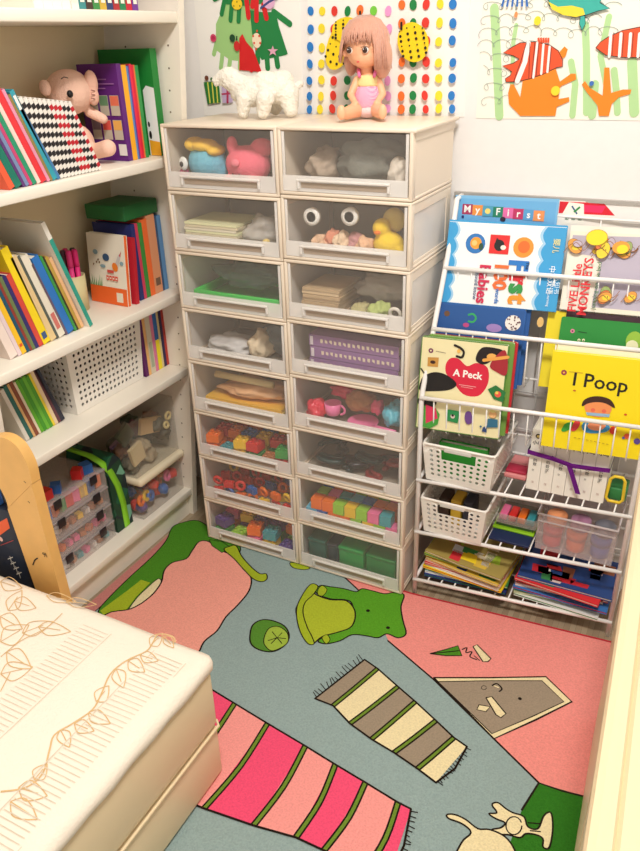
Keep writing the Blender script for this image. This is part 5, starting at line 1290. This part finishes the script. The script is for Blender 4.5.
def art_monkeys(a, pl, w_, h):
    a.poly([(.001, .001), (w_-.001, .001), (w_-.001, h-.012), (.001, h-.012)], C(242, 234, 214), raw=True)
    a.poly([(.03, h-.02), (w_-.004, h-.014), (w_-.004, .01), (.062, .01), (.07, .10), (.055, .115), (.006, .118), (.006, h-.02)], C(190, 180, 196), raw=True)
    a.poly([(.003, .112), (.064, .112), (.064, .001), (.003, .001)], C(244, 238, 224), raw=True)
    rr_ = random.Random(4)
    for k in range(26):
        u, v = rr_.uniform(.01, w_-.012), rr_.uniform(.125, h-.025)
        if k % 2: u, v = rr_.uniform(.08, w_-.012), rr_.uniform(.01, h-.03)
        R_ = rr_.uniform(.006, .016); m_ = MK[k % 5]
        a.poly(ellp(u, v, R_*1.1, R_*.8, rr_.uniform(0, 3)), m_, C(120, 80, 40), .0008, raw=True)
        if k % 5 < 2: a.poly(ellp(u+.002, v-.001, R_*.6, R_*.45), C(244, 214, 60), raw=True); a.poly(ellp(u, v+.001, .0009, .0014), BLK, raw=True); a.poly(ellp(u+.005, v+.001, .0009, .0014), BLK, raw=True)
        a.stroke(spl([(u-R_*1.4, v-R_), (u-R_*.4, v+R_*.3), (u+R_, v-R_*.6), (u+R_*1.9, v+R_*.5)], False), C(150, 96, 50), .0013, raw=True)
    u, v = pl.px(597, 238); a.poly(ellp(u, v, .021, .016, .1), C(248, 222, 40), C(190, 140, 40), .001, raw=True)
    u, v = pl.px(621, 248); a.poly(ellp(u, v, .017, .013, .1), C(236, 160, 60), raw=True); a.poly(ellp(u+.003, v-.003, .011, .009, .1), C(248, 222, 40), raw=True)
    R90 = math.pi/2
    T(a, pl, 'FIVE Little', (575.5, 288), .024, C(222, 40, 50), R90, .02); T(a, pl, 'MONKEYS', (586, 287), .026, C(222, 40, 50), R90, .02); T(a, pl, 'jumping on the bed', (596.5, 286), .0125, C(50, 110, 60), R90, .01)
front_book((569.5, 238), (690, 240), (610, 227), .742, .156, .012, C(240, 234, 222), 'Five Little Monkeys picture book at the right of the upper rack pocket', art=art_monkeys, tilt=.30)
# row 2: blue books, green book, yellow book
NVB = C(36, 90, 160)
def art_blue(a, pl, w_, h):
    a.poly([(.003, .003), (w_-.004, .003), (w_-.004, h-.004), (.003, h-.004)], C(34, 84, 150), raw=True)
    a.dot(447, 313.5, .0065, C(110, 76, 50)); a.stroke(spl([(468, 315), (473, 314), (476, 318), (473, 322), (468, 321)], False), C(50, 170, 90), .004)
    a.dot(466, 325, .007, C(190, 70, 130), .005); a.dot(494, 328, .017, C(160, 130, 190), .009)
    a.dot(513, 323, .017, C(240, 234, 226), .017)
    rr_ = random.Random(3)
    for k in range(22): a.dot(513+rr_.uniform(-7, 7), 323+rr_.uniform(-7, 7), .0016, C(100, 50, 60))
front_book((447, 310), (531, 312), (480, 300), .575, .107, .013, NVB, 'blue board book behind the spotted blue one in the middle rack pocket', tilt=.30, corner=.006)
front_book((438, 310), (526, 315), (480, 305.5), .572, .091, .012, NVB, 'dark blue board book with spotted pictures in the middle rack pocket', art=art_blue, tilt=.30, corner=.006)
front_book((548, 315), (640, 330), (580, 313), .575, .116, .011, C(246, 222, 40), 'plain yellow book just behind the green book in the middle rack pocket', tilt=.30)
front_book((566, 316), (690, 330), (600, 314), .575, .106, .006, C(60, 30, 40), 'dark maroon edged book behind the green book in the rack', tilt=.30)
GB = C(36, 138, 52)
def art_green(a, pl, w_, h):
    a.dot(572.5, 331, .0045, C(226, 130, 160)); a.dot(572.5, 331, .0018, BLK); a.stroke([(578, 331.5), (587, 333)], C(20, 70, 30), .0018)
    for u_ in (579, 583.5): a.dot(u_, 340, .003, C(236, 236, 190)); a.dot(u_, 340.5, .0012, BLK)
    a.dot(634, 341, .016, C(150, 190, 60), .020); a.dot(632, 346, .012, C(238, 232, 190), .012)
front_book((561, 322), (690, 335), (590, 319), .575, .092, .012, GB, 'green book with a small pink flower mark in the middle rack pocket', art=art_green, tilt=.30, corner=.004)
# row 3: A Peck pair, I Poop
RDB = C(206, 44, 52)
front_book((432, 344), (517, 352), (470, 337.5), .475, .060, .010, RDB, 'red edged board book directly behind the A Peck book', tilt=.15, corner=.005)
front_book((428, 344), (514, 352), (470, 338.5), .474, .048, .010, C(120, 160, 70), 'green edged board book between the A Peck book and the red edged one', tilt=.15, corner=.005)
def art_peck(a, pl, w_, h):
    a.poly([(.002, .002), (w_-.002, .002), (w_-.002, h-.002), (.002, h-.002)], C(244, 232, 182), raw=True)
    a.poly(spl([(446, 364), (451, 358), (459, 359), (467, 366), (476, 363), (486, 366), (489, 374), (487, 386), (478, 396), (463, 394), (452, 380), (446, 373)]), C(220, 34, 64))
    T(a, pl, 'A Peck', (467.5, 374.5), .022, C(255, 248, 240), -.02, .03)
    a.stroke([(459, 384.5), (476, 387)], C(240, 170, 170), .0015); a.stroke([(461, 386.5), (473, 388.5)], C(240, 170, 170), .0012)
    a.dot(431, 350.5, .0055, C(120, 50, 90)); a.dot(431, 350.5, .002, C(244, 232, 182)); a.stroke([(436, 351), (446, 353)], C(150, 130, 110), .0013)
    a.poly([(428, 357), (439, 357.5), (438, 367), (427.5, 366)], C(206, 150, 70)); a.dot(433, 362, .006, C(60, 30, 20), .004)
    a.poly(spl([(420.5, 382), (424, 376), (434, 372), (445, 374), (455, 381), (456, 386), (448, 390), (432, 391), (420, 390)]), BLK)
    a.stroke([(421, 368), (425, 374)], BLK, .003)
    a.poly(spl([(478, 352), (484, 347), (496, 348), (503, 351), (494, 358), (488, 363), (482, 364), (476, 360)]), C(30, 20, 22)); a.dot(492, 357, .011, C(240, 180, 90), .008)
    a.poly(spl([(496, 356), (505, 350), (508, 362), (506, 375), (497, 372), (490, 366)]), C(170, 40, 50)); a.stroke([(484, 360), (508, 357)], C(240, 170, 80), .007)
    a.stroke(spl([(455, 345), (461, 348), (464, 352), (462, 357), (457, 356)], False), C(30, 24, 20), .005); a.dot(459, 351, .004, C(244, 190, 90))
    a.poly([(488, 389), (496, 385), (506, 392), (503, 402), (494, 399)], C(40, 120, 60)); a.dot(498, 394, .007, C(236, 90, 70)); a.dot(497, 392.5, .0035, C(240, 210, 90))
    a.poly(spl([(418, 402), (420, 397), (428, 396), (437, 400), (434, 406), (424, 407)]), BLK)
    a.poly([(420, 404), (430, 406), (436, 408), (440, 414), (438, 424), (430, 428), (418, 425)], C(70, 160, 60)); a.poly([(426, 404), (436, 408), (438, 418), (426, 423)], C(222, 50, 90))
    a.poly([(448, 409), (460, 411), (458, 423), (446, 420)], C(40, 140, 76)); a.dot(453, 416, .005, C(220, 200, 190)); a.dot(453, 415, .003, BLK)
    a.poly(spl([(466, 412), (470, 411), (472, 414), (473, 421), (468, 424), (465, 419)]), C(110, 70, 140)); a.dot(493, 414, .0085, C(244, 190, 130)); a.dot(493, 411, .006, C(236, 220, 140), .003)
    a.poly([(488, 418), (498, 419), (498, 427), (487, 427)], C(50, 110, 140)); a.poly([(483, 427), (487, 425), (487, 432), (482, 431)], C(40, 70, 120)); a.dot(481, 426, .0025, C(60, 110, 140))
front_book((421, 350), (508.5, 352), (465, 340.5), .470, .0355, .0105, C(90, 140, 60), 'A Peck board book with a red heart in the lowest sloping pocket of the rack', art=art_peck, tilt=.15, corner=.005)
YEL = C(250, 224, 20)
def art_poop(a, pl, w_, h):
    T(a, pl, 'I Poop', (600, 383), .042, C(30, 24, 18), -.02, .012)
    a.dot(564, 372.5, .0058, C(150, 40, 80)); a.dot(564, 372.5, .0022, C(240, 190, 60)); a.stroke([(569, 371.5), (583, 373)], C(200, 150, 40), .0013)
    a.dot(574.5, 390.5, .003, C(206, 110, 40), .002); a.dot(625.5, 414.5, .003, C(206, 70, 30), .0024)
    u, v = pl.px(598, 408); a.poly(ellp(u, v, .027, .020), C(244, 150, 90), raw=True)
    a.poly(spl([(582, 406), (584, 400), (592, 396.5), (602, 396.5), (611, 400), (615, 408), (606, 403.5), (598, 402), (589, 403)]), C(66, 34, 24))
    a.dot(593, 410, .0045, C(236, 110, 80)); a.dot(604, 411, .0045, C(236, 110, 80))
    a.poly([(586, 412), (610, 414), (609, 417), (587, 415)], C(150, 190, 220)); a.poly(spl([(582, 425), (586, 422), (600, 428), (607, 424), (610, 428), (605, 432), (592, 433), (584, 431)]), C(60, 150, 210)); a.poly(spl([(588, 424), (598, 421), (606, 425), (600, 430), (590, 429)]), C(240, 150, 110))
    a.poly(spl([(562, 428), (566, 423), (573, 422), (572, 427), (566, 431), (562, 431)]), C(60, 170, 60)); a.poly(spl([(574, 422), (579, 418), (580, 424), (576, 430), (571, 430)]), C(226, 60, 70))
    a.dot(613, 430, .007, C(226, 60, 40), .009); a.dot(627, 436, .006, C(236, 90, 50), .006); a.dot(623.5, 437.5, .003, C(90, 90, 160)); a.dot(637, 441, .0065, C(90, 70, 150)); a.dot(633, 427, .002, C(60, 150, 60))
    for k in range(9): a.stroke([(574+k*4, 437+k*.8), (576.5+k*4, 437.5+k*.8)], C(180, 140, 30), .0012)
front_book((557, 350), (657, 370), (600, 349), .470, .058, .006, C(246, 236, 200), 'thin cream booklet just behind the I Poop book', tilt=.15)
front_book((553, 352), (662, 370), (600, 356), .468, .042, .014, YEL, 'bright yellow I Poop board book in the lowest sloping pocket of the rack', art=art_poop, tilt=.15)

# ---- shelf A things
zA = SHZ[2]+.0042
def rk(x, dy, z): return V3((x, ry(x)+dy, z))
basket('basket', rk(.040, .004, zA), V3((1, .0, 0)), V3((0, 1, 0)), .152, .18, .098, 'upper white perforated basket holding a green book in the wire rack', .09, 9, 6, 9, True, hr=.0042)
book(rk(.058, .03, zA+.008), (1, 0, 0), (0, 1, 0), (0, 0, 1), .115, .018, .082, C(50, 150, 50), 'green book standing inside the upper rack basket')
zB = SHZ[1]+.0042
basket('basket', rk(.040, .004, zB), V3((1, .0, 0)), V3((0, 1, 0)), .142, .18, .098, 'lower white perforated basket directly under the other rack basket', .09, 9, 6, 9, True, hr=.0042)
for k, (cc, nm) in enumerate((((70, 50, 40), 'dark brown'), ((236, 190, 60), 'yellow'), ((60, 60, 70), 'dark grey'))):
    b = MB(); b.bbox(rk(.060+.03*k, .04, zB+.003), rk(.086+.03*k, .09, zB+.078), C(*cc), .003); tag(b.build('toy_box'), nm+' small box inside the lower rack basket', 'box')
# six white volumes with purple ribbon
va, vb = at(521, 497, z=zA), at(603, 516, z=zA)
x0v, x1v = .262, .432; n = 6
yv = ry(.26)+.035
CH = ['数', '学', '图', '画', '书', '故']
tw = (x1v-x0v)/n
for k in range(n):
    O = V3((x0v+tw*k, yv+.0012*k, zA+.0006))
    rr = book(O, (0, 1, 0), (1, 0, 0), (0, .06, 1), .10, tw*.975, .150, C(246, 240, 228), 'white volume with Chinese spine text, %s in the ribboned set' % ['first from the left', 'second', 'third', 'fourth', 'fifth', 'last'][k], group='white boxed volumes')
    pl = Plane(O+V3((0, -.0004, 0)), (1, 0, 0), V3((0, .06, 1))); a = Art(pl, px=False)
    a.poly(ellp(tw*.48, .135, .0058, .0058), C(60, 50, 40), raw=True); a.poly(ellp(tw*.48, .135, .0033, .0033), C(236, 210, 120), raw=True)
    a.text('小鸟', tw*.48, .118, .0105, BLK, bold=.02)
    for j_, ch in enumerate(['的', '数', '字'][:2+(k % 2)]): a.text(ch, tw*.48, .075-j_*.010, .0090, BLK)
    a.text('世', tw*.40, .05, .006, C(120, 110, 100)); a.text('图', tw*.48, .02, .006, C(190, 160, 150))
    a.build('spine_title', rr)
PR = cloth(110, 34, 130)
b = MB(); zr = zA+.086; yq = yv-.003
def band(pts, w_):
    vs = []; fs = []
    for i, p in enumerate(pts):
        p = V3(p); vs += [p+V3((0, 0, -w_/2)), p+V3((0, 0, w_/2)), p+V3((0, -.0012, w_/2)), p+V3((0, -.0012, -w_/2))]
        if i:
            for j in range(4): fs.append(((i-1)*4+j, (i-1)*4+(j+1) % 4, i*4+(j+1) % 4, i*4+j))
    return vs, fs
v_, f_ = band([(x0v-.004, yq+.11, zr+.012), (x0v-.004, yq, zr+.012), (x0v+.05, yq, zr+.007), (x0v+.095, yq-.004, zr+.001), (x0v+.13, yq, zr+.001), (x1v+.003, yq+.004, zr+.003), (x1v+.003, yq+.11, zr+.003)], .0105); b.add(v_, f_, PR)
v_, f_ = band([(x0v+.05, yq-.003, zr+.012), (x0v+.10, yq-.006, zr+.001), (x0v+.14, yq-.003, zr+.005)], .006); b.add(v_, f_, PR)
pts = [(x0v+.088, yq-.004, zr+.002), (x0v+.098, yq-.006, zr-.02), (x0v+.108, yq-.006, zr-.045), (x0v+.116, yq-.005, zr-.066)]
vs = []; fs = []
for i, p in enumerate(pts):
    p = V3(p); vs += [p+V3((-.0055, 0, 0)), p+V3((.0055, 0, 0)), p+V3((.0055, -.001, 0)), p+V3((-.0055, -.001, 0))]
    if i:
        for j in range(4): fs.append(((i-1)*4+j, (i-1)*4+(j+1) % 4, i*4+(j+1) % 4, i*4+j))
b.add(vs, fs, PR); o = b.build('ribbon'); tag(o, 'purple ribbon tied around the six white volumes', 'ribbon')
# yellow buckle ring
b = MB(); c0 = rk(.452, .035, zA+.038)
pts = [c0+V3((x_, 0, z_)) for x_, z_ in ((-.012, -.034), (.012, -.034), (.018, -.026), (.016, .022), (.010, .030), (-.006, .030), (-.014, .022), (-.018, -.026))]
b.tube(pts, .0036, plas(240, 206, 50), 8, close=True); tag(b.build('buckle'), 'yellow plastic ring standing at the right of the rack shelf', 'toy')
b = MB(); b.bbox(rk(.437, .05, zA), rk(.475, .10, zA+.03), C(50, 130, 70), .003); tag(b.build('toy_box'), 'green small box behind the yellow ring', 'box')
# ---- shelf B things
r = thing('clear_tub', rk(.40, .07, zB), 'clear tub with paint pots at the right of the middle rack shelf', 'tub')
CT = clear(222, 206, 204, .24); xa, xb_ = .300, .472; ya = ry(.39)+.012; yb_ = ya+.13; hT = .098
b = MB()
for lo, hi in (((xa, ya, zB), (xb_, ya+.0016, zB+hT)), ((xa, yb_, zB), (xb_, yb_+.0016, zB+hT)), ((xa, ya+.002, zB), (xa+.0016, yb_, zB+hT)), ((xb_-.0016, ya+.002, zB), (xb_, yb_, zB+hT))): b.box(lo, hi, CT)
b.box((xa+.002, ya+.002, zB), (xb_-.002, yb_, zB+.0015), CT); b.build('body', r)
b = MB(); b.tube([(xa-.002, ya-.002, zB+hT), (xb_+.002, ya-.002, zB+hT), (xb_+.002, yb_+.003, zB+hT), (xa-.002, yb_+.003, zB+hT)], .003, clear(236, 226, 226, .5), 8, close=True)
b.box((xa, ya, zB+hT*.78), (xb_, ya-.001, zB+hT*.82), clear(236, 226, 226, .5)); b.build('rim', r)
pots = [('red', (216, 50, 60)), ('orange', (240, 110, 50)), ('blue', (50, 90, 170)), ('peach', (242, 160, 110)), ('lilac', (170, 120, 150)), ('grey', (120, 120, 130))]
for k, (nm, cc) in enumerate(pots):
    x = xa+.032+(k % 3)*.054; y = ya+.032+(k//3)*.055; zp = zB+.0022
    r = thing('paint_pot', (x, y, zp), nm+' paint pot inside the clear tub', 'paint pot', 'paint pots in the clear tub')
    b = MB(); b.lathe(V3((x, y, zp)), [(.018, 0), (.021, .003), (.021, .033)], plas(*cc), 20); b.build('jar', r)
    b = MB(); b.lathe(V3((x, y, zp+.0335)), [(.0235, 0), (.0235, .014), (.021, .016)], clear(*cc, .8), 20); b.build('lid', r)
    if k < 3:
        c2 = pots[3+k]; b = MB(); b.lathe(V3((x+.004, y+.012, zp+.052)), [(.021, 0), (.023, .003), (.023, .024), (.02, .027)], plas(*c2[1]), 20); tag(b.build('paint_pot'), c2[0]+' paint pot in the upper layer of the clear tub', 'paint pot')
r = thing('pencil_case', rk(.24, .05, zB), 'flat clear case with pink and orange pieces on the middle rack shelf', 'case')
b = MB(); b.bbox((.195, ry(.2)+.065, zB+.022), (.292, ry(.2)+.165, zB+.024), clear(220, 214, 204, .4), .0006); b.bbox((.195, ry(.2)+.065, zB+.0245), (.292, ry(.2)+.067, zB+.048), clear(220, 214, 204, .3), .0006)
b.box((.195, ry(.2)+.163, zB+.0245), (.292, ry(.2)+.165, zB+.048), clear(220, 214, 204, .3)); b.build('case_body', r)
for k, nm in enumerate(('pink', 'red', 'orange', 'teal')):
    b = MB(); b.bbox((.200+.022*k, ry(.2)+.075, zB+.0245), (.219+.022*k, ry(.2)+.125, zB+.042), plas(*CN[nm]), .003); tag(b.build('toy_piece'), nm+' piece inside the flat clear case of the rack', 'toy')
b = MB(); b.bbox((.192, ry(.2)+.018, zB), (.288, ry(.2)+.17, zB+.006), C(22, 40, 80), .001); tag(b.build('book'), 'dark navy folder at the bottom of the middle rack shelf', 'folder')
b = MB(); b.bbox((.19, ry(.2)+.06, zB+.0065), (.29, ry(.2)+.18, zB+.0115), C(160, 220, 40), .001); tag(b.build('folder'), 'lime green folder on the navy folder in the rack', 'folder')
b = MB(); b.bbox((.196, ry(.2)+.07, zB+.0120), (.286, ry(.2)+.17, zB+.0215), C(80, 110, 70), .001); tag(b.build('folder'), 'dull green box under the clear case in the rack', 'box')
r = thing('craft_pack', rk(.2, .08, zA), 'pink clear packet behind the basket on the upper rack shelf', 'packet')
b = MB(); b.bbox((.203, ry(.2)+.07, zA), (.255, ry(.2)+.17, zA+.012), C(236, 150, 150), .003); b.build('body', r)
b = MB(); b.bbox((.205, ry(.2)+.075, zA+.0123), (.253, ry(.2)+.11, zA+.02), C(196, 50, 80), .002); b.build('label_card', r)
# ---- shelf C magazines
zC = SHZ[0]+.0042
def mags(xa, xb_, n, h, cols_, where, group, ya=.012, dep=.15, sag=0):
    z = zC
    for k in range(n):
        (nm, cc) = cols_[k % len(cols_)]; t = h/n; rot = rnd.uniform(-.16, .12); M = Matrix.Rotation(rot, 3, 'Z')
        O = V3((xa+rnd.uniform(0, .008), ry(xa)+ya+rnd.uniform(0, .010), z)); w_ = (xb_-xa)*rnd.uniform(.9, 1)
        O.y -= min(0, 0)
        rr = thing('magazine', O, '%s magazine, %s from the bottom in the %s' % (nm, ['one', 'two', 'three', 'four', 'five', 'six', 'seven', 'eight', 'nine', 'ten', 'eleven', 'twelve', 'thirteen'][k], where), 'magazine', group)
        Xv, Yv = M @ V3((w_, 0, 0)), M @ V3((0, dep, 0)); n_ = 8
        f = lambda u, v, hh: O+Xv*u+Yv*v+V3((0, 0, hh+sag*(.5-u)*.5*(k/n)*(1 if u < .5 else .25)))
        b = MB()
        for (h0, h1, m_, e_) in ((0, t*.2, C(*cc), 0), (t*.78, t*.98, C(*cc), 0)):
            vs = []; fs = []
            for i in range(n_+1):
                u = i/n_; vs += [f(u, 0, h0), f(u, 1, h0), f(u, 1, h1), f(u, 0, h1)]
            for i in range(n_):
                for j in range(4): fs.append((i*4+j, i*4+4+j, i*4+4+(j+1) % 4, i*4+(j+1) % 4))
            fs += [(0, 1, 2, 3), tuple(range(n_*4, n_*4+4))[::-1]]; b.add(vs, fs, m_)
        rq = random.Random(k*7+n)
        for q in range(16):
            u0, v0 = rq.uniform(.03, .75), rq.uniform(.02, .7); du, dv = rq.uniform(.08, .22), rq.uniform(.08, .28)
            b.add([f(u0, v0, t*.985), f(u0+du, v0, t*.985), f(u0+du*rq.uniform(.7, 1.2), v0+dv, t*.985), f(u0-.02, v0+dv, t*.985)], [(0, 1, 2, 3)], C(*cols_[rq.randrange(len(cols_))][1]))
        b.build('cover', rr)
        b = MB(); vs = []; fs = []
        pcol = C(*cols_[(k+2) % len(cols_)][1]) if k % 3 == 0 else PAPER
        for i in range(n_+1):
            u = .004+i/n_*.99; vs += [f(u, .01, t*.21), f(u, .99, t*.21), f(u, .99, t*.77), f(u, .01, t*.77)]
        for i in range(n_):
            for j in range(4): fs.append((i*4+j, i*4+4+j, i*4+4+(j+1) % 4, i*4+(j+1) % 4))
        fs += [(0, 1, 2, 3), tuple(range(n_*4, n_*4+4))[::-1]]; b.add(vs, fs, pcol); b.build('pages', rr)
        z += t
    return z
zt_ = mags(.034, .245, 11, .072, [('navy blue', (36, 52, 120)), ('white and blue', (220, 226, 236)), ('green', (60, 140, 70)), ('yellow', (248, 216, 40)), ('white', (240, 234, 222)), ('red', (220, 50, 60)), ('cream', (240, 226, 190)), ('mustard', (226, 190, 70)), ('pink', (230, 110, 130)), ('lime', (170, 200, 60)), ('olive', (170, 150, 80))], 'left pile of the rack', 'left magazine pile', sag=.03)
mags(.262, .482, 9, .062, [('white', (236, 232, 224)), ('pale green', (180, 200, 150)), ('green', (60, 140, 80)), ('blue', (60, 120, 190)), ('white and red', (226, 200, 196)), ('crimson', (200, 36, 50)), ('brown', (150, 90, 60)), ('red', (216, 44, 50)), ('dark blue', (40, 70, 130))], 'right pile of the rack', 'right magazine pile', sag=.0)
# ================================================================ LIGHT
def area(name, loc, size, power, col, target=(0, 0, .4)):
    l = bpy.data.lights.new(name, 'AREA'); l.shape = 'DISK'; l.size = size; l.energy = power; l.color = col
    o = bpy.data.objects.new(name, l); COL.objects.link(o); o.location = loc
    o.rotation_euler = (V3(target)-V3(loc)).to_track_quat('-Z', 'Y').to_euler(); return o
area('ceiling_lamp', (.45, -1.0, 2.44), .5, 43, (1, .965, .91), (.0, -.5, 0))
r = thing('ceiling_light', (.45, -1.0, 2.46), 'round white ceiling light above the room', 'lamp')
b = MB(); b.lathe(V3((.45, -1.0, 2.452)), [(.30, 0), (.31, .02), (.30, .048)], plas(240, 238, 232), 32); b.build('housing', r)
W = bpy.data.worlds.new('world'); SC.world = W; W.use_nodes = True
bg = W.node_tree.nodes['Background']; bg.inputs[0].default_value = (1, .965, .92, 1); bg.inputs[1].default_value = .42
vs_ = SC.view_settings; vs_.view_transform = 'Standard'; vs_.look = 'None'; vs_.exposure = 0.52; vs_.gamma = 1; vs_.use_curve_mapping = False
SC.cycles.max_bounces = 8; SC.cycles.transparent_max_bounces = 24; SC.cycles.diffuse_bounces = 4
